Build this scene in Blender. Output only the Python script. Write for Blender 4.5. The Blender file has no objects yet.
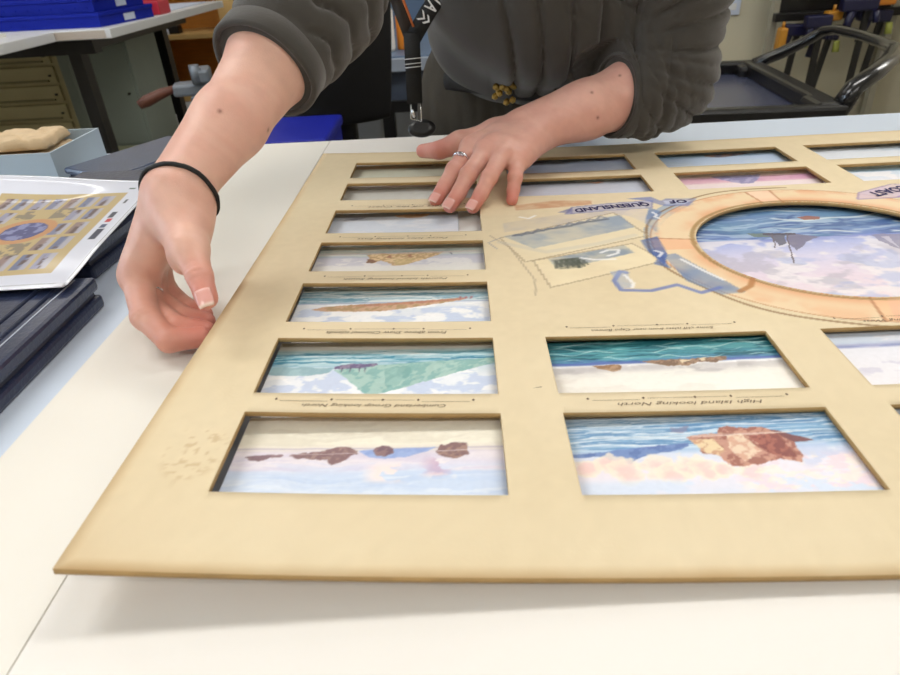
import bpy, bmesh, math, random
import numpy as np
from mathutils import Vector, Matrix
random.seed(4)
SC = bpy.context.scene
COL = SC.collection
U = 0.22                 # metres per mat unit
ZT = 0.90                # table top
ZM = ZT + 0.05*U         # reference plane of the window mount
ZC = ZM + U              # camera height

# ------------------------------------------------------------------ helpers
def s2l(c):
    c = np.asarray(c, float)/255.0
    return np.where(c <= 0.04045, c/12.92, ((c+0.055)/1.055)**2.4)

def mat(name, rgb, rough=0.5, metal=0.0, coat=0.0, noise=0.0, nscale=20.0, bump=0.0, bscale=60.0,
        attr=False, sss=0.0, trans=0.0, emit=None, estr=0.0, sheen=0.0, coat_rough=0.05, spec=0.5, stretch=None):
    m = bpy.data.materials.new(name); m.use_nodes = True
    nt = m.node_tree; b = nt.nodes['Principled BSDF']
    c = tuple(s2l(rgb))+(1,)
    b.inputs['Base Color'].default_value = c
    b.inputs['Roughness'].default_value = rough
    b.inputs['Metallic'].default_value = metal
    b.inputs['Coat Weight'].default_value = coat
    b.inputs['Coat Roughness'].default_value = coat_rough
    b.inputs['Specular IOR Level'].default_value = spec
    if sss:
        b.inputs['Subsurface Weight'].default_value = sss
        b.inputs['Subsurface Radius'].default_value = (0.012, 0.005, 0.003)
        b.inputs['Subsurface Scale'].default_value = 0.5
    if trans: b.inputs['Transmission Weight'].default_value = trans
    if sheen: b.inputs['Sheen Weight'].default_value = sheen
    if emit is not None:
        b.inputs['Emission Color'].default_value = tuple(s2l(emit))+(1,)
        b.inputs['Emission Strength'].default_value = estr
    tc = nt.nodes.new('ShaderNodeTexCoord')
    mp = nt.nodes.new('ShaderNodeMapping')
    if stretch: mp.inputs['Scale'].default_value = stretch
    nt.links.new(tc.outputs['Object'], mp.inputs['Vector'])
    src = None
    if attr:
        a = nt.nodes.new('ShaderNodeAttribute'); a.attribute_name = 'Col'; src = a.outputs['Color']
    if noise:
        n = nt.nodes.new('ShaderNodeTexNoise'); n.inputs['Scale'].default_value = nscale; n.inputs['Detail'].default_value = 4
        nt.links.new(mp.outputs[0], n.inputs['Vector'])
        mr = nt.nodes.new('ShaderNodeMapRange'); mr.inputs['From Min'].default_value = 0.3; mr.inputs['From Max'].default_value = 0.7
        mr.inputs['To Min'].default_value = 1-noise; mr.inputs['To Max'].default_value = 1+noise
        nt.links.new(n.outputs['Fac'], mr.inputs['Value'])
        vm = nt.nodes.new('ShaderNodeVectorMath'); vm.operation = 'SCALE'
        if src: nt.links.new(src, vm.inputs[0])
        else: vm.inputs[0].default_value = c[:3]
        nt.links.new(mr.outputs[0], vm.inputs['Scale']); src = vm.outputs[0]
    if src: nt.links.new(src, b.inputs['Base Color'])
    if bump:
        n = nt.nodes.new('ShaderNodeTexNoise'); n.inputs['Scale'].default_value = bscale; n.inputs['Detail'].default_value = 3
        nt.links.new(mp.outputs[0], n.inputs['Vector'])
        bp = nt.nodes.new('ShaderNodeBump'); bp.inputs['Strength'].default_value = bump; bp.inputs['Distance'].default_value = 0.002
        nt.links.new(n.outputs['Fac'], bp.inputs['Height']); nt.links.new(bp.outputs[0], b.inputs['Normal'])
    return m

def link(o, parent=None):
    COL.objects.link(o)
    if parent is not None: o.parent = parent
    return o
def tag(o, label=None, cat=None, group=None, kind=None):
    if label: o['label'] = label
    if cat: o['category'] = cat
    if group: o['group'] = group
    if kind: o['kind'] = kind
    return o
def empty(name, loc=(0,0,0), rz=0, label=None, cat=None, group=None):
    o = bpy.data.objects.new(name, None); o.location = loc; o.rotation_euler = (0,0,rz); o.empty_display_size = .05
    link(o); return tag(o, label, cat, group)
def mesh_obj(name, me, m, parent=None, smooth=False):
    o = bpy.data.objects.new(name, me)
    for x in (m if isinstance(m, (list, tuple)) else [m]): me.materials.append(x)
    if smooth: me.polygons.foreach_set('use_smooth', [True]*len(me.polygons))
    return link(o, parent)

class MB:
    """collects shapes for ONE mesh object"""
    def __init__(s): s.bm = bmesh.new()
    def box(s, x0, x1, y0, y1, z0, z1, bev=0.0, mi=0, M=None):
        r = bmesh.ops.create_cube(s.bm, size=1.0); vs = r['verts']
        for v in vs:
            v.co = Vector((x0+(v.co.x+.5)*(x1-x0), y0+(v.co.y+.5)*(y1-y0), z0+(v.co.z+.5)*(z1-z0)))
        if M is not None: bmesh.ops.transform(s.bm, matrix=M, verts=vs)
        fs = {f for v in vs for f in v.link_faces}
        for f in fs: f.material_index = mi
        if bev > 0:
            es = list({e for v in vs for e in v.link_edges})
            bmesh.ops.bevel(s.bm, geom=es, offset=bev, segments=2, affect='EDGES', profile=.5)
        return s
    def tube(s, pts, r, n=10, mi=0, cap=True, flat=None):
        pts = [Vector(p) for p in pts]; rs = r if isinstance(r, (list, tuple)) else [r]*len(pts)
        rings = []; up = Vector((0,0,1))
        for i, p in enumerate(pts):
            d = (pts[min(i+1, len(pts)-1)]-pts[max(i-1, 0)]).normalized()
            a = d.cross(up)
            if a.length < .1: a = d.cross(Vector((0,1,0)))
            a.normalize(); b = a.cross(d).normalized()
            fa, fb = (flat or (1, 1))
            rings.append([s.bm.verts.new(p+(a*math.cos(t)*fa+b*math.sin(t)*fb)*rs[i]) for t in [2*math.pi*k/n for k in range(n)]])
        for r0, r1 in zip(rings, rings[1:]):
            for k in range(n):
                f = s.bm.faces.new((r0[k], r0[(k+1)%n], r1[(k+1)%n], r1[k])); f.material_index = mi; f.smooth = True
        if cap:
            for rg in (rings[0][::-1], rings[-1]):
                f = s.bm.faces.new(rg); f.material_index = mi
        return s
    def lathe(s, prof, c=(0,0,0), n=24, mi=0):
        rings = [[s.bm.verts.new((c[0]+r*math.cos(2*math.pi*k/n), c[1]+r*math.sin(2*math.pi*k/n), c[2]+z)) for k in range(n)] for r, z in prof]
        for r0, r1 in zip(rings, rings[1:]):
            for k in range(n):
                f = s.bm.faces.new((r0[k], r0[(k+1)%n], r1[(k+1)%n], r1[k])); f.material_index = mi; f.smooth = True
        s.bm.faces.new(rings[0][::-1]); s.bm.faces.new(rings[-1])
        return s
    def prism(s, poly, z0, z1, mi=0, M=None):
        a = [s.bm.verts.new((x, y, z0)) for x, y in poly]; b = [s.bm.verts.new((x, y, z1)) for x, y in poly]
        n = len(poly)
        fs = [s.bm.faces.new(a[::-1]), s.bm.faces.new(b)]+[s.bm.faces.new((a[i], a[(i+1)%n], b[(i+1)%n], b[i])) for i in range(n)]
        for f in fs: f.material_index = mi
        if M is not None: bmesh.ops.transform(s.bm, matrix=M, verts=a+b)
        return s
    def build(s, name, m, parent=None):
        bmesh.ops.recalc_face_normals(s.bm, faces=s.bm.faces)
        me = bpy.data.meshes.new(name); s.bm.to_mesh(me); s.bm.free()
        return mesh_obj(name, me, m, parent)

def mesh_np(name, V, F, m, parent=None, smooth=True, col=None, fm=None):
    """V (n,3), F (k,4) numpy -> mesh object; col (n,3) sRGB 0..255"""
    V = np.asarray(V, np.float32); F = np.asarray(F, np.int32)
    me = bpy.data.meshes.new(name)
    me.vertices.add(len(V)); me.vertices.foreach_set('co', V.ravel())
    me.loops.add(F.size); me.loops.foreach_set('vertex_index', F.ravel())
    me.polygons.add(len(F)); me.polygons.foreach_set('loop_start', np.arange(0, F.size, F.shape[1], dtype=np.int32))
    me.polygons.foreach_set('loop_total', np.full(len(F), F.shape[1], dtype=np.int32))
    me.update(calc_edges=True); me.validate()
    if col is not None:
        a = me.color_attributes.new('Col', 'FLOAT_COLOR', 'POINT')
        c = np.ones((len(V), 4), np.float32); c[:, :3] = s2l(np.clip(col, 0, 255)); a.data.foreach_set('color', c.ravel())
    return mesh_obj(name, me, m, parent, smooth)

def grid_faces(nx, ny):
    i, j = np.meshgrid(np.arange(nx-1), np.arange(ny-1), indexing='ij')
    a = (i*ny+j).ravel(); return np.stack([a, a+ny, a+ny+1, a+1], 1)

# ------------------------------------------------------------------ noise
def _h(ix, iy, seed):
    n = (ix.astype(np.int64)*374761393+iy.astype(np.int64)*668265263+seed*69069) & 0x7fffffff
    n = ((n ^ (n >> 13))*1274126177) & 0x7fffffff
    return ((n ^ (n >> 16)) & 0xffff)/65535.0
def vnoise(x, y, seed=0):
    ix = np.floor(x); iy = np.floor(y); fx = x-ix; fy = y-iy
    fx = fx*fx*(3-2*fx); fy = fy*fy*(3-2*fy)
    a = _h(ix, iy, seed); b = _h(ix+1, iy, seed); c = _h(ix, iy+1, seed); d = _h(ix+1, iy+1, seed)
    return (a*(1-fx)+b*fx)*(1-fy)+(c*(1-fx)+d*fx)*fy
def fbm(x, y, seed=0, o=4):
    s = 0; a = .5; t = 0
    for k in range(o):
        s = s+a*vnoise(x*2**k, y*2**k, seed+17*k); t += a; a *= .55
    return s/t
def inpoly(x, y, poly):
    r = np.zeros(x.shape, bool); n = len(poly); j = n-1
    for i in range(n):
        xi, yi = poly[i]; xj, yj = poly[j]
        c = ((yi > y) != (yj > y)) & (x < (xj-xi)*(y-yi)/((yj-yi)+1e-12)+xi); r ^= c; j = i
    return r
def segdist(x, y, pts):
    d = np.full(x.shape, 9.0)
    for (ax, ay), (bx, by) in zip(pts, pts[1:]):
        dx, dy = bx-ax, by-ay; t = np.clip(((x-ax)*dx+(y-ay)*dy)/(dx*dx+dy*dy+1e-12), 0, 1)
        d = np.minimum(d, np.hypot(x-ax-t*dx, y-ay-t*dy))
    return d
def mixc(C, m, col):
    m = np.asarray(m)[..., None]; return C*(1-m)+np.asarray(col, float)*m
def smst(a, b, x):
    t = np.clip((x-a)/(b-a), 0, 1); return t*t*(3-2*t)

# ------------------------------------------------------------------ setting
M_white_wall = mat('wall_paint', (222,216,200), .6, noise=.02, nscale=3, bump=.1, bscale=80)
M_ceil = mat('ceiling_tile_paint', (235,235,232), .8, noise=.02, nscale=6)
M_floor = mat('vinyl_floor', (150,146,138), .35, noise=.08, nscale=30)
M_trim = mat('trim_paint', (190,186,176), .5)
M_black = mat('black_plastic', (14,14,16), .38, noise=.1, nscale=40)
M_blackm = mat('black_metal', (20,18,18), .35, metal=.3)
M_chrome = mat('polished_metal', (215,215,215), .15, metal=1.0)

def struct(o): o['kind'] = 'structure'; return o
XL, XR, YN, YF, ZH = -3.2, 3.2, -2.2, 4.7, 2.75
struct(MB().box(XL, XR, YN, YF, -.1, 0).build('floor', M_floor))
struct(MB().box(XL, XR, YN, YF, ZH, ZH+.1).build('ceiling', M_ceil))
struct(MB().box(XL, XR, YF, YF+.1, 0, ZH).build('wall_back', M_white_wall))
struct(MB().box(XR, XR+.1, YN, YF, 0, ZH).build('wall_right', M_white_wall))
struct(MB().box(XL, XR, YN-.1, YN, 0, ZH).build('wall_front', M_white_wall))
w = MB(); w.box(XL-.1, XL, YN, -.6, 0, ZH); w.box(XL-.1, XL, 1.6, YF, 0, ZH); w.box(XL-.1, XL, -.6, 1.6, 0, 1.0); w.box(XL-.1, XL, -.6, 1.6, 2.3, ZH)
struct(w.build('wall_left', M_white_wall))
wf = MB()
for y0, y1, z0, z1 in ((-.6,-.55,1,2.3),(1.55,1.6,1,2.3),(-.6,1.6,1,1.05),(-.6,1.6,2.25,2.3),(.47,.53,1,2.3)): wf.box(XL-.08, XL-.02, y0, y1, z0, z1)
wo = struct(wf.build('window_1', M_trim))
g = MB().box(XL-.055, XL-.05, -.56, 1.56, 1.04, 2.26).build('glass_pane', mat('window_glass', (235,240,245), .02, trans=1.0), wo)
# partition with the outlet, right background
part = struct(MB().box(.62, XR, 3.05, 3.15, 0, ZH).build('wall_partition', mat('cream_partition_paint', (208,202,178), .55, noise=.02, nscale=4)))
struct(MB().box(1.115, 1.125, 3.043, 3.05, 0, ZH).build('trim_1', M_trim))
struct(MB().box(.62, XR, 3.03, 3.05, 0, .1).build('baseboard_back', M_trim))

# ceiling lights
M_diff = mat('lamp_diffuser', (255,252,245), .5, emit=(255,250,242), estr=2.6)
def area(name, loc, rot, sx, sy, power, color):
    l = bpy.data.lights.new(name, 'AREA'); l.shape = 'RECTANGLE'; l.size = sx; l.size_y = sy; l.energy = power; l.color = color
    o = bpy.data.objects.new(name, l); o.location = loc; o.rotation_euler = rot; COL.objects.link(o); return o
spots = [(-1.3,.95,'nearer the window wall'),(.75,1.15,'over the far edge of the table'),(-2.1,3.4,'over the far tables'),(2.55,2.1,'over the utility cart'),(-1.3,-1.2,'behind the camera by the window'),(.9,-1.1,'behind the camera over the aisle')]
for lx, ly, where in spots:
    t = empty('ceiling_light', (lx, ly, ZH), 0, 'long white ceiling light panel '+where, 'light', 'ceiling light panels')
    MB().box(-.62, .62, -.17, .17, -.05, 0, .004).build('housing', M_trim, t)
    MB().box(-.6, .6, -.15, .15, -.056, -.05).build('diffuser', M_diff, t)
    area('lamp', (lx, ly, ZH-.07), (0,0,0), 1.2, .3, 7 if ly > 2.5 else 15.5, (1.0,.975,.94))
for lx, lab in ((-.78,'left'),(-.10,'right')):
    t = empty('square_downlight', (lx, 2.68, ZH), 0, 'small square ceiling lamp beyond the table, %s one of the pair' % lab, 'light', 'square ceiling lamps')
    MB().box(-.19, .19, -.15, .15, -.04, 0, .004).build('housing', M_trim, t); MB().box(-.17, .17, -.13, .13, -.046, -.04).build('diffuser', M_diff, t)
    area('lamp', (lx, 2.68, ZH-.06), (0,0,0), .32, .24, 2.5, (1.0,.96,.9))
area('daylight', (XL-.2, .5, 1.65), (0, -math.pi/2, 0), 1.3, 2.1, 44, (.74,.87,1.0))
wd = bpy.data.worlds.new('sky'); SC.world = wd; wd.use_nodes = True
wd.node_tree.nodes['Background'].inputs[0].default_value = (.62,.78,1,1); wd.node_tree.nodes['Background'].inputs[1].default_value = 1.2

# ------------------------------------------------------------------ camera
pitch, roll, yaw = [math.radians(a) for a in (31.56776841,-3.46381345,-1.99043432)]
Fw = Vector((math.sin(yaw)*math.cos(pitch), math.cos(yaw)*math.cos(pitch), -math.sin(pitch)))
R0 = Vector((math.cos(yaw), -math.sin(yaw), 0)); U0 = R0.cross(Fw)
Rt = math.cos(roll)*R0+math.sin(roll)*U0; Up = -math.sin(roll)*R0+math.cos(roll)*U0
cd = bpy.data.cameras.new('camera'); cd.sensor_width = 36; cd.lens = 640/900*36; cd.clip_start = .02
cd.dof.use_dof = True; cd.dof.focus_distance = .55; cd.dof.aperture_fstop = 14
cam = bpy.data.objects.new('camera', cd)
cam.matrix_world = Matrix(((Rt.x,Up.x,-Fw.x,0),(Rt.y,Up.y,-Fw.y,0),(Rt.z,Up.z,-Fw.z,ZC),(0,0,0,1)))
COL.objects.link(cam); SC.camera = cam
SC.view_settings.view_transform = 'Standard'; SC.view_settings.look = 'None'; SC.view_settings.gamma = 1; SC.view_settings.use_curve_mapping = False
SC.view_settings.exposure = 0.06

# ------------------------------------------------------------------ work table
M_table = mat('white_laminate', (206,218,234), .32, noise=.01, nscale=5)
M_leg = mat('grey_powder_coat', (120,122,125), .4, metal=.4)
t = empty('work_table', (0,0,0), 0, 'large white-topped work table that everything in the foreground lies on', 'table')
MB().box(-1.25, 1.35, -.55, .932, ZT-.035, ZT-.003, .002).build('table_top', M_table, t)
for lx, ly in ((-1.15,-.45),(1.25,-.45),(-1.15,.84),(1.25,.84)): MB().box(lx-.03, lx+.03, ly-.03, ly+.03, 0, ZT-.095, .003).build('leg', M_leg, t)
MB().box(-1.12, 1.22, -.42, .81, ZT-.095, ZT-.035).build('apron', M_leg, t)
M_board = mat('cream_mount_board', (232,228,219), .55, noise=.006, nscale=8)
M_board2 = mat('white_mount_board', (232,228,222), .5, noise=.006, nscale=8)
lb = MB().prism([(-.266,-.5),(-.1815,-.5),(-.1865,.925),(-.300,.927),(-.262,.47),(-.264,.27)], ZT-.003, ZT).build('cream_board', M_board)
lb = tag(lb, 'narrow cream board on the table along the left edge of the big mount', 'board')
rb = MB().prism([(-.1807,-.5),(1.3,-.5),(1.3,.76),(.13,.77),(.07,.925),(-.1857,.925)], ZT-.003, ZT).build('white_board', M_board2)
tag(rb, 'wide white board covering the table beneath the big window mount', 'board')

# ------------------------------------------------------------------ window mount (the big cream mat)
xs_c = [(-.561,.070),(.224,.865),(1.021,1.655),(1.798,2.440),(2.600,3.235)]
ys_r = dict(A=(.974,1.249),B=(1.329,1.603),C=(1.700,1.967),D=(2.063,2.326),E=(2.421,2.686),F=(2.816,3.058),G=(3.148,3.408))
MX0, MX1, MY0, MY1 = -.774, 3.449, .768, 3.60
OC = (1.338, 2.187); OA, OB = .468, .418
def lift(X, Y):
    s = np.clip(1-X, 0, None); t_ = np.clip((3.6-Y)/2.8, -.2, 1.2)
    return .01079*s*s-.00248*s*s*t_+.02025*s*s*t_*t_-.02591*t_*t_+.00592*t_
openings = []
for c in range(5):
    for r in 'ABCDEFG':
        if r in 'CDE' and c in (1,2,3): continue
        openings.append((c, r, xs_c[c][0], xs_c[c][1], ys_r[r][0], ys_r[r][1]))
def lines(lo, hi, rng, coarse, fine, must):
    isf = lambda p: any(a <= p <= b for a, b in rng)
    must = sorted(set([lo, hi]+must)); out = []
    for a, b in zip(must, must[1:]):
        p = a
        while p < b-1e-9:
            out.append(p); p += fine if isf(p) else coarse
            if b-p < .4*(fine if isf(p) else coarse): break
    return np.array(out+[hi])
LX = lines(MX0, MX1, [(-.72,-.56),(.06,2.0)], .03, .0062, [v for c in xs_c for v in c])
LY = lines(MY0, MY1, [(.98,1.22),(1.60,2.82)], .03, .0062, [v for k in ys_r.values() for v in k])
gx, gy = np.meshgrid(LX, LY, indexing='ij'); X = gx.ravel().copy(); Y = gy.ravel().copy()
nx_, ny_ = len(LX), len(LY)
F = grid_faces(nx_, ny_)
cx_, cy_ = X[F].mean(1), Y[F].mean(1)
keep = np.ones(len(F), bool)
for c, r, x0, x1, y0, y1 in openings: keep &= ~((cx_ > x0) & (cx_ < x1) & (cy_ > y0) & (cy_ < y1))
e = np.hypot((X-OC[0])/OA, (Y-OC[1])/OB)
inside = e < 1
keep &= ~inside[F].any(1)
F = F[keep]
used = np.zeros(len(X), int); np.add.at(used, F.ravel(), 1)
near = (used > 0) & (used < 4) & (e < 1.06)
f_ = np.where(near, 1/np.maximum(e, 1e-6), 1); X = OC[0]+(X-OC[0])*f_; Y = OC[1]+(Y-OC[1])*f_
idx = np.full(len(X), -1); u_ = used > 0; idx[u_] = np.arange(u_.sum()); F = idx[F]; X = X[u_]; Y = Y[u_]
# corner nibble at the near left corner
Z = lift(X, Y)
# painted decoration on the mount
C = np.zeros((len(X), 3))+np.array([221,204,170.])
C += (fbm(X*2, Y*2, 3)-.5)[:, None]*np.array([10,12,16]); C += (fbm(X*40, Y*40, 5, 2)-.5)[:, None]*6
edge = np.minimum.reduce([X-MX0, MX1-X, Y-MY0, MY1-Y])
C = mixc(C, .5*np.exp(-edge/.013)*(.5+fbm(X*9, Y*9, 8)), (190,150,95))
C = mixc(C, .16*np.exp(-np.hypot(X+.741, Y-.80)/.09), (160,118,66))
fx = np.exp(-(((X+.63)/.07)**2+((Y-1.10)/.10)**2)); C = mixc(C, .35*smst(.62,.72,fbm(X*75, Y*75, 31, 2))*smst(.25,.6,fx), (172,138,92))

dX, dY = X-OC[0], Y-OC[1]; e = np.hypot(dX/OA, dY/OB); ang = np.arctan2(dY/OB, dX/OA)
n1 = fbm(X*7, Y*7, 11); n2 = fbm(X*18, Y*18, 12)
# blue wash between ring and rope circle
rr = np.hypot(dX, dY)
lf = (dX < -.35)
C = mixc(C, .55*smst(.5,.75,n1+.2)*(rr < .66)*(e > 1.3)*lf*(Y > 2.28)*(Y < 2.66), (120,150,190))
# life ring
ringm = (e > 1.0) & (e < 1.36)
C = mixc(C, .55*ringm, (236,210,172))
C = mixc(C, ringm*(.62*smst(1.20,1.02,e)*smst(.2,.65,n1)+.05), (218,144,100)); C = mixc(C, ringm*.5*smst(.52,.7,n1)*smst(1.1,1.3,e), (226,170,128))
C = mixc(C, ringm*.45*smst(1.25,1.36,e)*smst(.45,.7,n2)*(dY > 0), (214,140,100))
for a0, a1, cc in ((2.95,3.18,(230,170,130)),(1.55,1.72,(240,205,180)),(-1.75,-1.5,(236,185,140)),(.2,.4,(240,200,170))):
    C = mixc(C, .6*ringm*((ang > a0) & (ang < a1)), cc)
    for aa in (a0, a1): C = mixc(C, .6*ringm*smst(.014,.004,np.abs(ang-aa)), (170,105,65))
C = mixc(C, .75*smst(.028,.012,np.abs(e-1.03)), (150,118,66)); C = mixc(C, .6*smst(.012,.003,np.abs(e-1.36)), (180,120,80))
# rope circle
C = mixc(C, .75*smst(.0125,.004,np.abs(np.hypot(dX/.655, dY/.60)-1+.008*np.sin(ang*9)))*((dX < .1)), (128,92,54))
def poly(P, col, a, soft=.25, ns=9, seed=0, edgec=None):
    global C
    m = sum(inpoly(X+a_, Y+b_, P)*1.0 for a_, b_ in ((-.0025,-.0012),(.0012,-.0025),(.0025,.0012),(-.0012,.0025)))/4; nz = smst(.5-soft, .5+soft, fbm(X*ns, Y*ns*1.6, seed))
    C = mixc(C, a*m*(.35+.65*nz), col)
    if edgec is not None: C = mixc(C, .55*(segdist(X, Y, P+[P[0]]) < .0045), edgec)
def line(P, col, w=.004, a=.7):
    global C
    C = mixc(C, a*smst(w*1.6, w*.6, segdist(X, Y, P)), col)
poly([(.159,2.495),(.453,2.592),(.702,2.60),(.63,2.50),(.159,2.40)], (176,170,176), .55, seed=41)
poly([(.223,2.70),(.40,2.745),(.565,2.73),(.56,2.68),(.42,2.66),(.225,2.64)], (196,140,104), .75, ns=14, seed=42)
poly([(.138,2.343),(.63,2.574),(.71,2.323),(.215,2.118)], (226,214,182), .8, seed=1, edgec=(160,140,110))
poly([(.150,2.36),(.649,2.545),(.68,2.41),(.258,2.235)], (134,150,172), .85, ns=8, seed=43)
for q in range(5): line([(.2+.08*q, 2.365+.03*q),(.27+.08*q, 2.385+.03*q+.01*(q%2))], (84,90,104), .008, .6)
poly([(.245,2.127),(.632,2.253),(.708,2.093),(.281,1.915)], (232,217,182), .85, seed=2, edgec=(160,140,110))
poly([(.30,2.14),(.60,2.24),(.62,2.17),(.45,2.10),(.32,2.06)], (122,138,158), .85, ns=12, seed=44)
poly([(.31,2.13),(.42,2.145),(.41,2.06),(.33,2.05)], (70,76,64), .9, ns=22, seed=45)
line([(.098,2.372),(.168,2.251),(.234,1.977),(.225,1.861)], (165,148,122), .003, .6)
line([(.138,2.343),(.09,2.30),(.12,2.24)], (150,145,150), .003, .6)
poly([(.43,2.575),(.60,2.60),(.80,2.61),(.825,2.70),(.64,2.685),(.47,2.655)], (160,164,204), .95, soft=.5, seed=46, edgec=(120,120,160))
poly([(.40,2.60),(.47,2.65),(.46,2.575)], (100,104,156), .9, seed=47)
poly([(.60,2.60),(.78,2.60),(.74,2.42),(.69,2.52)], (196,188,196), .6, seed=50)
poly([(.719,2.735),(.83,2.745),(.86,2.69),(.888,2.715),(1.02,2.70),(.954,2.613),(.856,2.626),(.80,2.70)], (110,122,178), .9, soft=.5, seed=48)
poly([(.87,2.69),(.99,2.685),(.95,2.635),(.87,2.645)], (196,200,218), .8, seed=49)
poly([(.67,2.28),(.743,2.31),(.735,2.148),(.702,2.06),(.672,2.18)], (30,66,150), .98, soft=.6, seed=51)
poly([(.665,2.07),(.70,2.13),(.715,2.03)], (70,96,160), .9, seed=54)
poly([(.715,2.14),(.765,2.15),(.90,1.84),(.82,1.83),(.74,1.93)], (96,124,170), .9, soft=.45, ns=6, seed=52)
poly([(.75,2.35),(.80,2.50),(.83,2.56),(.79,2.62),(.73,2.45)], (88,116,168), .75, seed=53)
line([(.555,2.009),(.535,2.021),(.50,1.95),(.509,1.883),(.604,1.872),(.7,1.908),(.759,1.847),(.83,1.878)], (100,116,176), .008, .8)
poly([(.50,2.02),(.56,2.03),(.55,1.90),(.51,1.89)], (150,166,200), .6, seed=55)
poly([(1.653,2.597),(1.699,2.674),(1.885,2.76),(2.0,2.74),(1.90,2.60)], (196,176,204), .95, soft=.6, seed=56, edgec=(140,120,160))
poly([(1.80,2.60),(1.90,2.64),(2.0,2.60)], (150,120,176), .9, seed=57)
line([(.883,1.846),(.93,1.88),(.96,1.934)], (170,112,60), .009, .8)
for q_ in ([(.79,2.56),(.80,2.53),(.785,2.51),(.80,2.49)], [(.50,2.18),(.53,2.20),(.57,2.20),(.56,2.17),(.52,2.15)], [(.42,2.14),(.47,2.12),(.54,2.12)], [(.235,2.56),(.27,2.54),(.30,2.57)], [(.70,2.18),(.72,2.16),(.70,2.13)], [(.545,1.99),(.56,1.93),(.55,1.90)], [(.77,2.10),(.82,2.0),(.86,1.93)]): line(q_, (238,236,236), .0055, .8)
for q in range(9): line([(.19+.045*q, 2.36+.019*q),(.205+.045*q, 2.372+.019*q+.006*(q%3)),(.225+.045*q, 2.362+.020*q)], (88,98,120), .0055, .55)
for q in range(6): line([(.32+.02*q, 2.06+.012*(q%2)),(.325+.02*q, 2.12),(.335+.02*q, 2.085)], (60,66,56), .005, .6)
line([(.135,2.30),(.30,2.20),(.50,2.26),(.66,2.33)], (196,190,180), .012, .4)
poly([(1.25,1.62),(1.30,1.76),(1.42,1.76),(1.42,1.60)], (230,178,150), .7, seed=58)
M_mount = mat('cream_mount_card', (232,217,182), .62, attr=True, bump=.05, bscale=500)
M_core = mat('mount_core', (170,138,88), .7, noise=.12, nscale=60)
wm = empty('window_mount', (0,0,0), 0, 'big cream window mount with rectangular cut openings and an oval one, spread on the table', 'picture mount')
V3 = np.stack([X*U, Y*U, ZM+Z*U], 1)
mb = mesh_np('mount_sheet', V3, F, [M_mount, M_core], wm, smooth=True, col=C)
so = mb.modifiers.new('thickness', 'SOLIDIFY'); so.thickness = .0032; so.offset = -1; so.use_rim = True; so.material_offset_rim = 1; so.material_offset = 1

def text_mesh(name, txt, cx, cy, width, m, parent, rot=math.pi, height=None, bend=None, zoff=.0004, tilt=0.0, shear=0.0, off=0.0):
    cu = bpy.data.curves.new(name, 'FONT'); cu.body = txt; cu.align_x = 'CENTER'; cu.align_y = 'CENTER'; cu.size = 1.0; cu.shear = shear; cu.offset = off; cu.resolution_u = 2
    ob = bpy.data.objects.new(name, cu); COL.objects.link(ob)
    dg = bpy.context.evaluated_depsgraph_get(); dg.update()
    me = bpy.data.meshes.new_from_object(ob.evaluated_get(dg)); COL.objects.unlink(ob); bpy.data.objects.remove(ob)
    n = len(me.vertices); co = np.zeros(n*3); me.vertices.foreach_get('co', co); co = co.reshape(-1, 3)
    w0 = co[:, 0].max()-co[:, 0].min(); h0 = co[:, 1].max()-co[:, 1].min(); x = (co[:, 0]-(co[:, 0].max()+co[:, 0].min())/2)*width/w0
    y = (co[:, 1]-(co[:, 1].max()+co[:, 1].min())/2)*(height/h0 if height else width/w0)
    if bend: y = y+bend*((2*x/width)**2-.33)
    a = rot+tilt; X_ = cx+x*math.cos(a)-y*math.sin(a); Y_ = cy+x*math.sin(a)+y*math.cos(a)
    co = np.stack([X_*U, Y_*U, ZM+lift(X_, Y_)*U+zoff], 1); me.vertices.foreach_set('co', co.ravel()); me.update()
    return mesh_obj(name, me, m, parent)
M_ink = mat('brown_ink', (104,84,66), .7); M_blueink = mat('indigo_paint', (40,36,88), .7)
caps = {(0,'A'):'Cumberland Group looking North', (0,'B'):'From above Shaw Channel islands', (0,'C'):'Penrith Island looking South', (0,'D'):'Percy Isles looking East',
        (1,'A'):'High Island looking North', (1,'B'):'Some cliff islets from near Cape Bowen', (2,'B'):'Channel islands looking West', (2,'A'):'Coast looking North', (0,'E'):'Islets off the Coast'}
for (c, r), s in caps.items():
    x0, x1 = xs_c[c]; y1 = ys_r[r][1]; xm = (x0+x1)/2
    text_mesh('caption', s, xm, y1+.030, .36, M_ink, wm, height=.0165, shear=.3)
    b = MB()
    for (qx0, qx1, qy) in ((xm-.24,xm-.12,.046),(xm+.12,xm+.24,.046),(xm-.1,xm+.1,.052)):
        z_ = ZM+lift(np.array([xm]), np.array([y1+.05]))[0]*U
        zz = [ZM+float(lift(np.array([q]), np.array([y1+qy]))[0])*U+.0003 for q in (qx0, qx1)]
        vs = [b.bm.verts.new(p) for p in ((qx0*U,(y1+qy-.0006)*U,zz[0]),(qx1*U,(y1+qy-.0006)*U,zz[1]),(qx1*U,(y1+qy+.0006)*U,zz[1]),(qx0*U,(y1+qy+.0006)*U,zz[0]))]
        b.bm.faces.new(vs)
    for qx in (xm-.25, xm+.25, xm-.11, xm+.02, xm+.11):
        zz = ZM+float(lift(np.array([qx]), np.array([y1+.05]))[0])*U+.0003
        vs = [b.bm.verts.new((qx*U+.0008*math.cos(k*1.0472), (y1+.053)*U+.0010*math.sin(k*1.0472), zz)) for k in range(6)]; b.bm.faces.new(vs)
    b.build('rule_marks', M_ink, wm)
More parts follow.
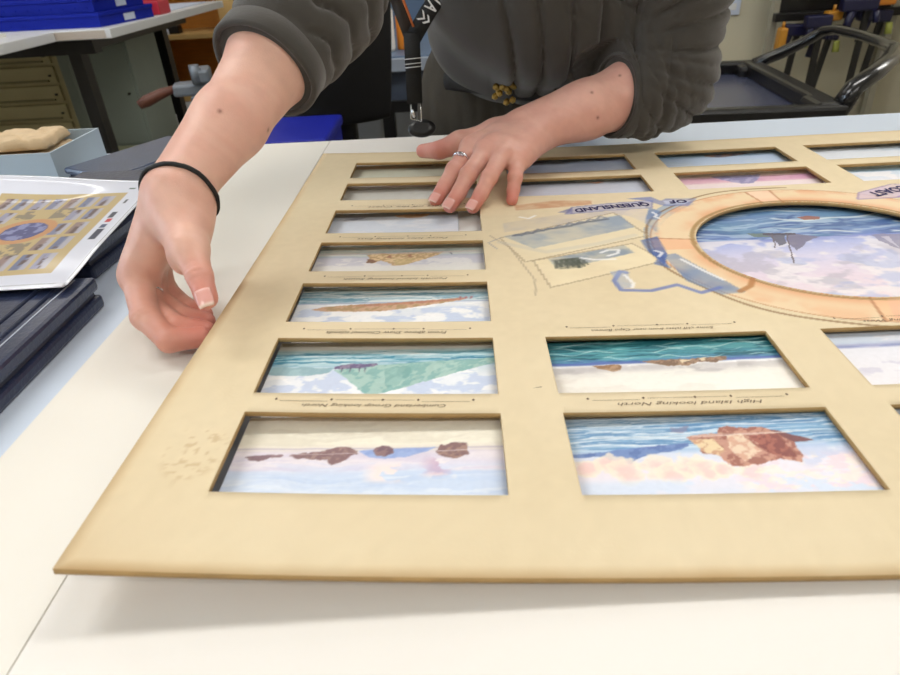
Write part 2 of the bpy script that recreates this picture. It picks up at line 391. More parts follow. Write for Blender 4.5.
text_mesh('lettering', 'QUEENSLAND', .635, 2.641, .33, M_blueink, wm, height=.052, bend=.012, tilt=.14, off=.03)
text_mesh('lettering', 'OF', .928, 2.668, .075, M_blueink, wm, height=.040, tilt=-.05, off=.03)
text_mesh('lettering', 'COAST', 1.83, 2.675, .20, M_blueink, wm, height=.058, tilt=.35, off=.03)
MB().tube([(.0355,.2975,ZM+.0005),(.0405,.2985,ZM+.0005)], .0003, 5).build('pencil_mark', M_ink, wm)

# ------------------------------------------------------------------ watercolours under the openings
ZP = ZT+.0030
bk = MB().box(-.655*U, (MX1-.08)*U, (MY0+.10)*U, (MY1-.10)*U, ZT, ZT+.0018).build('backing_sheet', mat('white_backing', (238,236,232), .6))
tag(bk, 'thin white backing sheet under the cream mount, showing at the right end of one opening', 'board')
M_paint = mat('watercolour_paper', (230,230,230), .5, attr=True, coat=.4, coat_rough=.03)
class Cv:
    def __init__(s, w, h, res, seed):
        s.nx = max(8, int(w/res)); s.ny = max(6, int(h/res)); s.seed = seed; s.asp = w/h
        s.u, s.v = np.meshgrid(np.linspace(0,1,s.nx), np.linspace(1,0,s.ny), indexing='ij'); s.C = np.zeros(s.u.shape+(3,))+235.
        s.w = (fbm(s.u*6*s.asp/2, s.v*6, seed)-.5)
    def grad(s, stops):
        vv = s.v+s.w*.03
        for k in range(3): s.C[..., k] = np.interp(vv, [a for a, _ in stops], [c[k] for _, c in stops])
    def streak(s, v0, v1, col, a=.6, fy=26, fx=3, th=.5, seed=0, soft=.12):
        n = fbm(s.u*fx*s.asp/2+s.w*1.5, s.v*fy+s.w*3+np.sin(s.u*14)*.25, s.seed+seed+5, 3)
        m = smst(v0-.015, v0+.015, s.v)*smst(v1+.015, v1-.015, s.v)*smst(th-soft, th+soft, n); s.C = mixc(s.C, a*m, col)
    def wave(s, v0, v1, n, col, a=.7, wd=.012):
        for k in range(n):
            vc = v0+(v1-v0)*(k+.5)/n+.03*np.sin(s.u*(9+3*k)+k*2.1)*(1-.5*k/n)+.02*np.sin(s.u*(23+5*k)+k)
            br = smst(.35,.6,fbm(s.u*9, s.v*2, s.seed+k*3+50, 2)); s.C = mixc(s.C, a*br*smst(wd*1.6, wd*.4, np.abs(s.v-vc)), col)
    def blob(s, v0, v1, col, a=.6, fx=4, fy=6, th=.52, seed=0, u0=0, u1=1, soft=.05):
        n = fbm(s.u*fx*s.asp/2, s.v*fy, s.seed+seed+90, 4)
        m = smst(v0-.05, v0+.05, s.v)*smst(v1+.05, v1-.05, s.v)*smst(u0-.04,u0+.04,s.u)*smst(u1+.04,u1-.04,s.u)*smst(th-soft, th+soft, n); s.C = mixc(s.C, a*m, col)
    def poly(s, P, col, col2=None, a=.95, rough=.03, ns=10, seed=0):
        du = (fbm(s.u*ns*3, s.v*ns, s.seed+seed+7, 3)-.5)*rough; dv = (fbm(s.u*ns*3, s.v*ns, s.seed+seed+9, 3)-.5)*rough*2
        m = sum(inpoly(s.u+du+a_/s.nx, s.v+dv+b_/s.ny, P)*1.0 for a_, b_ in ((-.4,-.15),(.15,-.4),(.4,.15),(-.15,.4)))/4; s.C = mixc(s.C, a*m, col)
        if col2 is not None: s.C = mixc(s.C, .85*m*smst(.42,.6,fbm(s.u*ns*2.4+s.v*4, s.v*ns*.9, s.seed+seed+13, 4)), col2)
    def band(s, v0, v1, col, a=.9):
        vv = s.v+s.w*.02; s.C = mixc(s.C, a*smst(v0-.01,v0+.01,vv)*smst(v1+.01,v1-.01,vv), col)
def pA1(c):
    c.grad([(0,(222,218,208)),(.06,(232,226,210)),(.16,(240,234,216)),(.36,(242,236,216)),(.43,(228,218,206)),(.5,(220,210,220)),(.62,(216,214,232)),(.75,(196,212,238)),(1,(200,216,240))])
    c.streak(.02,.4,(206,196,176),.4,14,2); c.band(.425,.437,(150,138,176),.6); c.streak(.48,.72,(238,228,232),.6,18); c.streak(.46,.7,(206,196,220),.5,22,3,.55,3); c.streak(.68,1,(226,234,246),.6,20); c.streak(.7,1,(176,198,232),.5,24,3,.55,8)
    c.poly([(.45,.46),(.52,.44),(.73,.42),(.70,.47),(.62,.54),(.55,.56),(.49,.54)], (130,154,212), (150,172,220), rough=.012)
    c.poly([(.04,.53),(.10,.50),(.18,.50),(.17,.53),(.12,.55),(.10,.58),(.06,.57)], (112,84,92), (140,112,116), rough=.015, ns=20)
    c.poly([(.20,.51),(.25,.48),(.30,.47),(.35,.42),(.40,.40),(.44,.46),(.45,.49),(.42,.53),(.39,.60),(.36,.63),(.34,.57),(.28,.56),(.22,.55)], (118,86,88), (158,128,122), rough=.02, ns=20); c.band(.478,.486,(226,206,204),.0)
    c.poly([(.505,.47),(.51,.41),(.55,.40),(.575,.43),(.575,.50),(.55,.53),(.52,.52)], (108,80,90), (140,110,110), rough=.015, ns=20); c.poly([(.73,.46),(.75,.40),(.79,.36),(.84,.38),(.85,.44),(.85,.52),(.80,.56),(.75,.53)], (116,84,84), (158,124,112), rough=.02, ns=20)
    c.poly([(.73,.468),(.85,.455),(.85,.462),(.73,.476)], (226,210,206), rough=.004); c.poly([(.2,.502),(.45,.488),(.45,.494),(.2,.508)], (206,190,190), rough=.004)
    c.blob(.62,.82,(248,226,220),.9,12,9,.5,0,.50,.62); c.blob(.60,.78,(250,240,232),.9,12,9,.48,5,.70,.82); c.blob(.55,.75,(186,150,182),.7,16,14,.55,3,.70,.78)
def pB1(c):
    c.grad([(0,(176,176,168)),(.14,(202,200,190)),(.20,(150,184,190)),(.28,(70,146,172)),(.42,(84,156,182)),(.5,(206,222,232)),(.7,(236,240,246)),(1,(230,236,246))])
    c.streak(.18,.46,(190,216,222),.8,44,3,.52); c.streak(.2,.46,(38,112,148),.75,40,3,.54,3); c.streak(.2,.44,(236,244,244),.6,60,4,.6,6); c.streak(.02,.16,(216,212,200),.6,20)
    c.blob(.52,1,(186,202,234),.75,9,8,.53); c.blob(.55,1,(252,252,252),.85,8,9,.55,9)
    c.poly([(-.1,.46),(.28,.5),(.26,.58),(.16,.64),(.0,.62)], (120,164,176),(156,192,200), a=.8, rough=.02)
    c.poly([(.28,.54),(.40,.47),(.70,.41),(1.05,.34),(1.05,.40),(.88,.54),(.68,.76),(.55,.90),(.47,.98),(.42,.93),(.36,.74)], (158,194,184), (122,172,168), rough=.015, ns=13); c.poly([(.50,.52),(.62,.48),(.60,.7),(.52,.86)], (104,156,152),(146,188,180), a=.6, rough=.04); c.poly([(.72,.46),(.98,.38),(.8,.56),(.7,.66)], (134,180,174),(170,202,192), a=.6, rough=.04)
    c.poly([(.28,.47),(.34,.43),(.46,.43),(.47,.46),(.42,.50),(.28,.53)], (96,82,120),(146,132,156), rough=.015, ns=24)
    for q in (.31,.345,.385,.41): c.poly([(q,.5),(q+.008,.5),(q+.004,.60)], (84,76,100), rough=.003)
def pC1(c):
    c.grad([(0,(84,104,110)),(.05,(150,166,168)),(.14,(150,184,194)),(.4,(150,184,202)),(.5,(232,236,242)),(1,(214,224,240))])
    c.streak(.02,.45,(228,238,238),.9,36,3,.5); c.streak(.05,.45,(66,122,152),.8,34,3,.55,4); c.band(.455,.475,(100,110,170),.5)
    c.blob(.6,1,(184,200,232),.8,8,7,.5); c.blob(.5,1,(252,252,252),.9,7,7,.54,9)
    c.poly([(.08,.62),(.14,.55),(.30,.50),(.50,.47),(.80,.39),(.88,.37),(.84,.44),(.72,.52),(.60,.60),(.45,.68),(.28,.68),(.14,.66)], (196,148,112), (160,128,84), rough=.015, ns=18); c.poly([(.25,.53),(.5,.475),(.82,.39),(.88,.38),(.84,.43),(.62,.50),(.4,.55)], (166,96,80), (196,130,100), a=.75, rough=.02, ns=22)
    for q in (.83,.86,.885): c.poly([(q,.34),(q+.012,.34),(q+.01,.41),(q,.41)], (150,90,100), rough=.01)
def pD1(c):
    c.grad([(0,(120,140,138)),(.1,(190,206,200)),(.3,(206,216,212)),(.42,(170,182,196)),(.52,(214,212,218)),(1,(238,234,224))])
    c.streak(.02,.45,(140,172,176),.7,34,3,.52); c.streak(.02,.42,(232,232,216),.7,34,3,.55,5); c.blob(.4,.75,(176,176,196),.6,9,8,.5)
    c.poly([(.29,.36),(.36,.31),(.45,.34),(.55,.30),(.74,.32),(.73,.40),(.66,.52),(.58,.66),(.52,.76),(.46,.78),(.42,.66),(.38,.58),(.34,.66),(.30,.64),(.31,.48)], (220,184,132), (168,132,90), rough=.025, ns=24); c.poly([(.46,.56),(.60,.52),(.54,.74),(.47,.76)], (170,144,92),(206,176,120), a=.8, rough=.03, ns=24)
    c.poly([(.30,.52),(.34,.56),(.37,.58),(.34,.68),(.30,.66)], (104,68,50)); c.poly([(.40,.46),(.43,.40),(.44,.54)], (150,98,76)); c.poly([(.52,.44),(.55,.38),(.56,.52)], (150,98,76)); c.poly([(.77,.36),(.785,.34),(.79,.44)], (60,60,90)); c.streak(.3,.36,(226,206,206),.6,30)
def pE1(c):
    c.grad([(0,(150,160,170)),(.12,(150,158,170)),(.2,(196,206,222)),(1,(206,214,230))]); c.streak(.05,.2,(120,124,140),.6,24); c.blob(.3,1,(222,224,232),.7,3,3,.5)
    c.poly([(.50,.16),(.62,.12),(.78,.12),(.76,.24),(.66,.30),(.55,.26)], (206,150,100),(176,124,80)); c.poly([(.12,.3),(.2,.2),(.3,.22),(.2,.34)], (130,136,160))
def pF1(c):
    c.grad([(0,(120,108,96)),(.08,(150,146,150)),(.16,(188,188,182)),(1,(196,194,184))]); c.streak(.02,.14,(150,110,84),.8,12); c.blob(.3,1,(206,206,198),.5,3,3,.5)
def pG1(c):
    c.grad([(0,(160,120,90)),(.1,(190,170,140)),(.3,(186,184,160)),(1,(190,192,170))]); c.streak(.02,.3,(206,160,120),.7,9); c.poly([(.5,.1),(.66,.08),(.62,.2),(.55,.2)], (130,76,60))
def pF2(c):
    c.grad([(0,(130,160,178)),(.14,(160,184,200)),(.22,(190,200,220)),(1,(198,206,228))]); c.streak(.12,.26,(110,120,156),.8,16,4); c.poly([(.55,.22),(.70,.20),(.66,.30)], (206,130,100)); c.blob(.3,1,(206,212,232),.5,3,3,.5)
def pG2(c):
    c.grad([(0,(130,150,180)),(.2,(150,172,206)),(1,(176,192,222))]); c.streak(.1,.34,(110,98,140),.8,8,4); c.blob(.4,1,(190,202,226),.5,3,3,.5)
def pG3(c):
    c.grad([(0,(96,140,180)),(.25,(120,160,200)),(.4,(160,190,226)),(1,(196,212,236))]); c.streak(.0,.35,(160,190,214),.6,16); c.poly([(.38,.22),(.52,.16),(.78,.18),(.62,.36),(.5,.42),(.42,.36)], (150,112,100),(96,100,130))
    c.blob(.3,1,(176,200,238),.7,4,4,.5)
def pF3(c):
    c.grad([(0,(240,220,206)),(.2,(236,206,206)),(.32,(206,150,176)),(.55,(222,166,188)),(.7,(238,216,216)),(1,(232,210,216))]); c.streak(.28,.65,(196,130,170),.6,10,2); c.streak(0,.3,(246,226,214),.6,12); c.poly([(.26,.2),(.62,.2),(.58,.45),(.5,.75),(.42,.75),(.33,.5)], (124,122,172),(170,160,200))
def pG4(c):
    c.grad([(0,(170,190,206)),(.3,(200,214,230)),(1,(206,218,236))]); c.streak(.1,.5,(150,170,190),.6,10,3); c.blob(.3,1,(226,232,242),.6,3,3,.5)
def pF4(c):
    c.grad([(0,(150,190,220)),(.2,(160,196,226)),(.4,(196,216,236)),(1,(226,226,238))]); c.streak(.1,.4,(110,160,196),.6,14); c.blob(.4,1,(244,240,244),.8,4,4,.5)
def pB2(c):
    c.grad([(0,(22,84,92)),(.2,(36,112,126)),(.34,(58,128,150)),(.42,(70,104,164)),(.46,(90,116,176)),(.49,(240,240,242)),(.53,(206,202,200)),(.7,(230,222,212)),(1,(242,236,224))])
    c.streak(.0,.42,(14,70,84),.8,30,4,.5); c.streak(.0,.42,(84,162,168),.7,36,5,.55,4); c.wave(.02,.40,6,(206,232,230),.6,.008); c.band(.43,.455,(76,90,166),.6); c.band(.475,.505,(250,250,250),.8)
    c.blob(.5,.68,(176,170,170),.8,9,9,.45,0,.05,.85); c.blob(.5,.62,(198,192,192),.7,12,9,.45,6)
    c.poly([(.19,.48),(.30,.47),(.31,.50),(.30,.58),(.265,.60),(.24,.56),(.21,.53)], (170,130,96),(130,94,66), rough=.012, ns=26)
    c.poly([(.40,.43),(.47,.42),(.60,.42),(.76,.40),(.75,.46),(.70,.50),(.64,.48),(.58,.54),(.50,.53),(.44,.48)], (156,120,92),(110,84,66), rough=.015, ns=26); c.poly([(.56,.44),(.61,.43),(.57,.50)], (226,206,170)); c.poly([(.64,.43),(.68,.42),(.65,.47)], (220,200,164))
    c.blob(.6,1,(248,244,234),.7,3,4,.5,5)
def pA2(c):
    c.grad([(0,(140,156,176)),(.08,(130,168,204)),(.25,(104,154,196)),(.42,(130,172,212)),(.5,(210,218,236)),(.7,(234,224,234)),(1,(214,222,240))])
    c.streak(.0,.44,(206,222,236),.85,50,4,.53); c.streak(.02,.42,(66,118,170),.8,44,4,.53,5); c.streak(.0,.40,(240,244,246),.6,70,5,.6,9)
    c.poly([(-.05,.47),(.10,.46),(.22,.42),(.44,.37),(.43,.42),(.38,.47),(.31,.49),(.26,.52),(.21,.60),(.16,.58),(.12,.50),(.06,.51),(-.05,.50)], (96,124,182),(78,104,164), rough=.012, ns=14)
    for (u_,v_,r_) in ((.06,.64,.05),(.14,.60,.045),(.19,.70,.055),(.30,.64,.05),(.34,.72,.05),(.41,.64,.055),(.45,.70,.05),(.52,.70,.04),(.60,.74,.04)):
        d = np.hypot((c.u-u_)*1.0, (c.v-v_)*.45)+(fbm(c.u*26, c.v*13, int(u_*100), 4)-.5)*.075
        c.C = mixc(c.C, .8*smst(r_*1.25, r_*.95, d), (244,228,206)); c.C = mixc(c.C, .75*smst(r_*1.05, r_*.2, d), (240,192,188))
    c.blob(.80,1,(206,220,242),.8,6,6,.45); c.blob(.55,.95,(240,206,214),.6,12,12,.55,8,.55,.98); c.blob(.55,.95,(250,232,214),.6,14,14,.58,18,.55,.98); c.blob(.42,.7,(176,190,226),.5,9,8,.5,12,.78,1)
    c.poly([(.44,.30),(.50,.27),(.56,.27),(.57,.20),(.62,.18),(.66,.22),(.72,.20),(.76,.26),(.79,.30),(.80,.40),(.80,.58),(.78,.64),(.72,.60),(.66,.64),(.58,.68),(.545,.66),(.52,.54),(.47,.50),(.46,.38)], (190,130,108), (140,78,66), rough=.02, ns=20)
    c.poly([(.45,.34),(.53,.33),(.55,.50),(.52,.54),(.47,.48)], (232,206,160),(190,136,104), rough=.02, ns=22); c.poly([(.58,.30),(.63,.28),(.67,.50),(.60,.62),(.57,.5)], (236,212,182),(206,150,124), a=.85, rough=.02, ns=22); c.poly([(.66,.30),(.76,.30),(.78,.60),(.70,.56)], (150,74,62),(116,56,52), a=.85, rough=.03, ns=20); c.poly([(.74,.24),(.79,.28),(.87,.40),(.80,.42)], (104,54,56), rough=.015); c.poly([(.40,.18),(.47,.15),(.46,.22),(.40,.24)], (120,110,140), a=.6); c.band(.275,.285,(240,226,214),.45); c.poly([(.46,.295),(.82,.275),(.82,.285),(.46,.305)], (240,226,214), a=.7, rough=.004)
def pB3(c):
    c.grad([(0,(206,210,220)),(.2,(214,216,226)),(.3,(120,130,180)),(.34,(224,224,234)),(1,(236,232,238))]); c.blob(.3,.8,(200,196,216),.7,5,5,.5); c.poly([(.42,.28),(.62,.22),(.9,.22),(.9,.34),(.6,.38)], (190,84,90),(96,84,150)); c.streak(0,.25,(180,196,216),.7,14)
def pA3(c):
    c.grad([(0,(140,150,164)),(.3,(150,176,200)),(.5,(206,212,226)),(1,(214,220,236))]); c.streak(0,.4,(196,206,216),.7,18); c.poly([(.3,.4),(.6,.3),(.7,.5),(.5,.6)], (140,104,90),(104,84,90))
fns = {(0,'A'):pA1,(0,'B'):pB1,(0,'C'):pC1,(0,'D'):pD1,(0,'E'):pE1,(0,'F'):pF1,(0,'G'):pG1,(1,'A'):pA2,(1,'B'):pB2,(1,'F'):pF2,(1,'G'):pG2,(2,'G'):pG3,(2,'F'):pF3,(3,'G'):pG4,(3,'F'):pF4,(2,'B'):pB3,(2,'A'):pA3}
plabel = {(0,'A'):'watercolour of four dark purple islets on pale water, in the nearest opening at left',
 (0,'B'):'watercolour with a pale green mountain and a small purple ship, in the left column',
 (0,'C'):'watercolour of a long low reddish-brown island under striped sea, third opening up the left side',
 (0,'D'):'watercolour of tan cliffs on pale green water, middle opening of the left column',
 (0,'E'):'pale blue watercolour with a small orange islet and a white strip at its right end',
 (0,'F'):'greyish beige watercolour in the left column with index fingertip at its lower edge',
 (0,'G'):'faint green-beige watercolour in the far left opening beneath the thumb',
 (1,'A'):'watercolour of a red-brown rock with pink clouds and navy hills, in the front row',
 (1,'B'):'watercolour with deep teal waves and two brown reefs above a cream sky',
 (1,'F'):'pale lilac-blue watercolour with a thin shoreline, just right of the little finger',
 (1,'G'):'blue watercolour with a violet shoreline under the forearm, in the far row',
 (2,'G'):'blue watercolour with a brown island, in the far row above the pink painting',
 (2,'F'):'pink watercolour with a blue mountain, above the top of the oval',
 (3,'G'):'pale blue cloudy watercolour in the far row at the right edge of the picture',
 (3,'F'):'white and light blue watercolour beside the COAST lettering at the right edge',
 (2,'B'):'white and lilac watercolour with a red and blue coast at the right edge',
 (2,'A'):'grey-blue watercolour of which only a corner shows at the right edge, front row'}
kk = (ZC-ZP)
for i, (c, r, x0, x1, y0, y1) in enumerate(openings):
    z0 = ZM+float(lift(np.array([(x0+x1)/2]), np.array([(y0+y1)/2]))[0])*U
    zc_ = ZP+.6*U*max(0, float(lift(np.array([(x0+x1)/2]), np.array([(y0+y1)/2]))[0])); k = (ZC-zc_)/(ZC-z0)
    fn = fns.get((c, r))
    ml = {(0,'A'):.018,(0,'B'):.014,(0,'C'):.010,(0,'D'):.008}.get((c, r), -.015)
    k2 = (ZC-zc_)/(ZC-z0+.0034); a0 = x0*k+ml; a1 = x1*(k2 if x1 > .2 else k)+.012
    if (c, r) == (0,'E'): a1 = x1*k-.098
    b0 = y0*k-.012; b1 = y1*k2+.006
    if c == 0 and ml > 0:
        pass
    res = .0028 if (fn and r in 'AB') else (.0038 if fn else .02)
    cv = Cv(a1-a0, b1-b0, res, 11+i*7)
    if fn: fn(cv)
    else: pG4(cv) if i % 2 else pC1(cv)
    cv.C = 255*(np.clip(cv.C, 0, 255)/255)**(.84 if r in 'AB' else .74); cv.C += (fbm(cv.u*60, cv.v*30, 3, 2)-.5)[..., None]*7
    px = a0+(a1-a0)*cv.u; py = b1-(b1-b0)*cv.v
    V = np.stack([px.ravel()*U, py.ravel()*U, ZP+.6*U*np.clip(lift(px.ravel(), py.ravel()), 0, None)], 1)
    o = mesh_np('watercolour_painting', V, grid_faces(cv.nx, cv.ny), M_paint, None, True, cv.C.reshape(-1, 3))
    o.location.z = 0
    sd = o.modifiers.new('paper', 'SOLIDIFY'); sd.thickness = .0006; sd.offset = -1
    lab = plabel.get((c, r)) or 'small seascape watercolour in the mount, %s column and %s row' % (['first','second','third','fourth','fifth'][c], dict(A='nearest',B='second',C='third',D='middle',E='fifth',F='sixth',G='farthest')[r])
    tag(o, lab, 'painting', 'watercolours shown in the rectangular openings')
ds = MB().box(-.652*U, -.560*U, 1.0*U, 2.60*U, ZT+.0018, ZT+.0023)  # dark strip stands in for the shaded gap under the lifted mount
tag(ds.build('painted_shade_strip', mat('shade_grey', (120,124,132), .4, coat=.3)), 'dark grey strip standing in for shade at the left ends of the left-hand openings', 'strip')
# oval seascape
th = np.linspace(0, 2*np.pi, 241)[:-1]; rad = np.linspace(0, 1, 130)[1:]
kz = kk/(ZC-ZM); ocx, ocy = OC[0]*kz, OC[1]*kz; oa, ob = OA*kz+.03, OB*kz+.03
gx, gy = np.meshgrid(np.linspace(-1,1,330), np.linspace(-1,1,300), indexing='ij')
px = ocx+oa*gx; py = ocy+ob*gy
u = (gx+1)/2; v = (1-gy)/2; w_ = fbm(u*6, v*6, 71)-.5
O = np.zeros(u.shape+(3,)); vv = v+w_*.03
st = [(0,(78,104,150)),(.12,(98,126,176)),(.25,(84,122,168)),(.35,(88,124,172)),(.44,(92,118,184)),(.455,(120,132,196)),(.50,(160,170,220)),(.62,(204,200,228)),(.8,(222,204,220)),(1,(230,212,218))]
hz = .0*u
for k in range(3): O[..., k] = np.interp(vv-.0, [a for a, _ in st], [c_[k] for _, c_ in st])
sea = smst(.455,.445,v)
n = fbm(u*9+w_, v*44+np.sin(u*16)*.6, 72, 3); O = mixc(O, .75*sea*smst(.5,.62,n), (46,76,138)); n = fbm(u*9+w_, v*50+np.sin(u*13+2)*.8, 73, 3); O = mixc(O, .7*sea*smst(.53,.66,n), (168,190,214)); n = fbm(u*4, v*14, 75, 3); O = mixc(O, .35*sea*smst(.5,.65,n), (84,136,160))
for k in range(4):
    vc = .16+.085*k+.018*np.sin(u*11+k*1.7)+.01*np.sin(u*27+k); O = mixc(O, .75*sea*smst(.45,.6,fbm(u*7, v*3, 80+k, 2))*smst(.012,.003,np.abs(v-vc)), (216,226,226))
n = fbm(u*7, v*9, 76, 4); O = mixc(O, .75*(1-sea)*smst(.5,.62,n), (232,226,230)); n = fbm(u*8+3, v*10, 77, 4); O = mixc(O, .5*(1-sea)*smst(.52,.64,n)*smst(.5,.6,v), (160,156,176)); n = fbm(u*7+7, v*9, 78, 4); O = mixc(O, .5*(1-sea)*smst(.52,.64,n), (150,164,214))
def W(x_, y_): return ((x_*kz-ocx)/oa+1)/2, (1-(y_*kz-ocy)/ob)/2
def opoly(P, col, a=.9, rough=.01):
    global O
    du = (fbm(u*30, v*30, 90, 3)-.5)*rough; O = mixc(O, a*inpoly(u+du, v+du, [W(*p) for p in P]), col)
opoly([(1.075,2.295),(1.15,2.285),(1.145,2.25),(1.09,2.255)], (84,104,100)); opoly([(1.14,2.285),(1.21,2.28),(1.18,2.19),(1.145,2.165),(1.15,2.23)], (84,84,104)); opoly([(1.215,2.285),(1.32,2.235),(1.25,2.19),(1.19,2.12),(1.185,2.18)], (104,100,128)); opoly([(1.135,2.29),(1.25,2.275),(1.25,2.26),(1.13,2.268)], (60,52,70))
opoly([(1.16,2.27),(1.165,2.27),(1.128,2.15),(1.123,2.15)], (90,80,90)); opoly([(1.212,2.27),(1.218,2.27),(1.135,2.02),(1.129,2.02)], (90,80,90))
opoly([(1.325,2.43),(1.37,2.44),(1.415,2.425),(1.40,2.40),(1.34,2.40)], (140,80,70)); opoly([(1.50,2.235),(1.62,2.23),(1.66,2.12),(1.56,2.06),(1.52,2.12)], (124,120,150), .8, .03); opoly([(1.53,2.21),(1.56,2.21),(1.54,2.10)], (190,186,206), .8)
O = 255*(np.clip(O, 0, 255)/255)**.86; O += (fbm(u*80, v*80, 3, 2)-.5)[..., None]*7
Fo = grid_faces(330, 300); ce = np.hypot(gx.ravel()[Fo].mean(1), gy.ravel()[Fo].mean(1)); Fo = Fo[ce < 1.0]
us = np.unique(Fo); mp_ = np.full(gx.size, -1); mp_[us] = np.arange(len(us)); Fo = mp_[Fo]
V = np.stack([px.ravel()*U, py.ravel()*U, np.full(px.size, ZP)], 1)[us]
o = mesh_np('oval_painting', V, Fo, M_paint, None, True, O.reshape(-1, 3)[us]); sd = o.modifiers.new('paper', 'SOLIDIFY'); sd.thickness = .0006; sd.offset = -1
tag(o, 'large oval seascape with grey-sailed ships under the ringed oval opening', 'painting')
# ------------------------------------------------------------------ things on the table, left
M_navy = mat('navy_bookcloth', (34,44,72), .34, noise=.18, nscale=50, bump=.25, bscale=300, coat=.35, coat_rough=.2)
M_navy2 = mat('slate_blue_bookcloth', (54,66,92), .36, noise=.12, nscale=40, bump=.2, bscale=300, coat=.35, coat_rough=.2)
M_highlight = mat('painted_edge_highlight', (176,184,198), .35)  # pale colour paints the highlight line along the folder covers
def album(label, cx, cy, w, l, rz, h, m, group='dark blue padded folders on the table', ridges=(.12,.2), z=ZT):
    t = empty('padded_folder', (cx, cy, z-.003), rz, label, 'folder', group)
    MB().box(-w/2, w/2, -l/2, l/2, 0, h*.42, .003).build('lower_cover', m, t)
    MB().box(-w/2+.004, w/2-.004, -l/2+.004, l/2-.004, h*.42, h*.58).build('pages', mat('folder_pages', (52,56,72), .6), t)
    c = MB().box(-w/2, w/2, -l/2, l/2, h*.58, h, .003)
    for q in ridges: c.tube([(w/2-q*w, -l/2+.004, h-.0005), (w/2-q*w, l/2-.004, h-.0005)], .0022, 8)
    c.build('upper_cover', m, t)
    MB().box(w/2-.0145, w/2-.0133, -l/2+.006, l/2-.006, h-.0002, h+.0004).build('painted_highlight_line', M_highlight, t)  # thin pale strip, a highlight put in as geometry
    return t
album('dark navy padded folder nearest the camera, cut by the left edge of the photo', -.376, .318, .170, .270, .0, .026, M_navy)
album('dark navy padded folder under the printed picture sheet', -.385, .622, .140, .235, -.06, .028, M_navy)
album('slate-blue padded folder behind the printed sheet, next to the grey box', -.405, .835, .125, .165, -.50, .020, M_navy2)

# printed reproduction in a clear sleeve
def sheet_z(x, y):
    return ZT+.030+.0045*np.sin((x+.3)*22)*smst(-.34,-.5,x)-.0+.010*smst(.50,.44,y)*-.2+.010*smst(.62,.665,y)*smst(-.33,-.45,x)
sx0, sx1, sy0, sy1 = -.530, -.312, .432, .672
gx, gy = np.meshgrid(np.linspace(0,1,170), np.linspace(0,1,190), indexing='ij')
skx = sx0+(sx1-sx0)*gx+.026*(.5-gy)-.004; sky = sy0+(sy1-sy0)*gy-.006*(1-gx)*(1-gy)
P_ = np.zeros(gx.shape+(3,))+np.array([214,217,230.])
iu = 1-(gy-.08)/.78; iv = (1-gx-.085)/.60
im = (iu > 0) & (iu < 1) & (iv > 0) & (iv < 1); P_ = mixc(P_, im.astype(float), (188,166,118))
nn = fbm(gx*34, gy*30, 7)
for c, (a, b) in enumerate(xs_c):
    for r, (p, q) in ys_r.items():
        if r in 'CDE' and c in (1,2,3): continue
        ua, ub = (a-MX0)/(MX1-MX0), (b-MX0)/(MX1-MX0); va, vb = (p-MY0)/(MY1-MY0), (q-MY0)/(MY1-MY0)
        m = (iu > ua) & (iu < ub) & (iv > va) & (iv < vb); t_ = (iv-va)/(vb-va)
        base = [(110,116,150),(140,140,168),(96,106,140),(136,110,104)][(c*3+ord(r)) % 4]
        P_ = mixc(P_, m*.9, (172,172,190)); P_ = mixc(P_, m*smst(.3,.55,t_)*.85, base); P_ = mixc(P_, m*smst(.50,.56,nn)*smst(.25,.45,t_)*smst(.8,.6,t_), (88,66,66))
for (a, b, p, q) in ((.20,.34,.30,.44),(.22,.33,.56,.70),(.66,.80,.34,.50),(.68,.79,.56,.68)):
    m = (iu > a) & (iu < b) & (iv > p) & (iv < q) & (nn > .45); P_ = mixc(P_, m*.7, (112,104,96))
uo, vo = .5, .5; eo = np.hypot((iu-uo)/(.115), (iv-vo)/(.155))
P_ = mixc(P_, (eo < 1.4)*.9, (196,140,92)); P_ = mixc(P_, (eo < 1.0)*1.0, (66,70,126)); P_ = mixc(P_, (eo < .95)*smst(.48,.6,nn), (130,136,180))
for (a, b, p, q, cc) in ((.935,.965,.34,.44,(34,40,70)),(.935,.96,.45,.49,(60,70,110)),(.935,.96,.51,.55,(190,40,50)),(.93,.955,.56,.62,(46,52,74)),(.935,.95,.72,.77,(50,50,60)),(.90,.93,.90,.92,(50,90,70))):
    P_ = mixc(P_, ((gx > a) & (gx < b) & (gy > p) & (gy < q)), cc)
V = np.stack([skx.ravel(), sky.ravel(), sheet_z(skx, sky).ravel()], 1)
pr = empty('printed_sheet', (0,0,0), 0, 'colour print of the whole mounted picture in a clear sleeve, over the folders', 'print')
po = mesh_np('paper', V, grid_faces(170, 190), mat('print_paper', (226,228,238), .45, attr=True, coat=.5, coat_rough=.1), pr, True, P_.reshape(-1, 3))
sd = po.modifiers.new('paper', 'SOLIDIFY'); sd.thickness = .0006; sd.offset = -1
ef = MB()
for (a, b, wdt) in (((sx1+.0105, sy0-.003), (sx1-.0155, sy1+.002), .0022),((sx0-.015, sy1+.002),(sx1-.0155, sy1+.002), .002),((sx0+.01, sy0-.008),(sx1+.0105, sy0-.003), .004)):
    n_ = 24; pts = [(a[0]+(b[0]-a[0])*k/n_, a[1]+(b[1]-a[1])*k/n_) for k in range(n_+1)]
    ef.tube([(x, y, float(sheet_z(np.array(x), np.array(y)))) for x, y in pts], wdt, 8, flat=(1, .25))
ef.build('sleeve_edge', mat('clear_sleeve_edge', (236,240,250), .12, coat=1), pr)

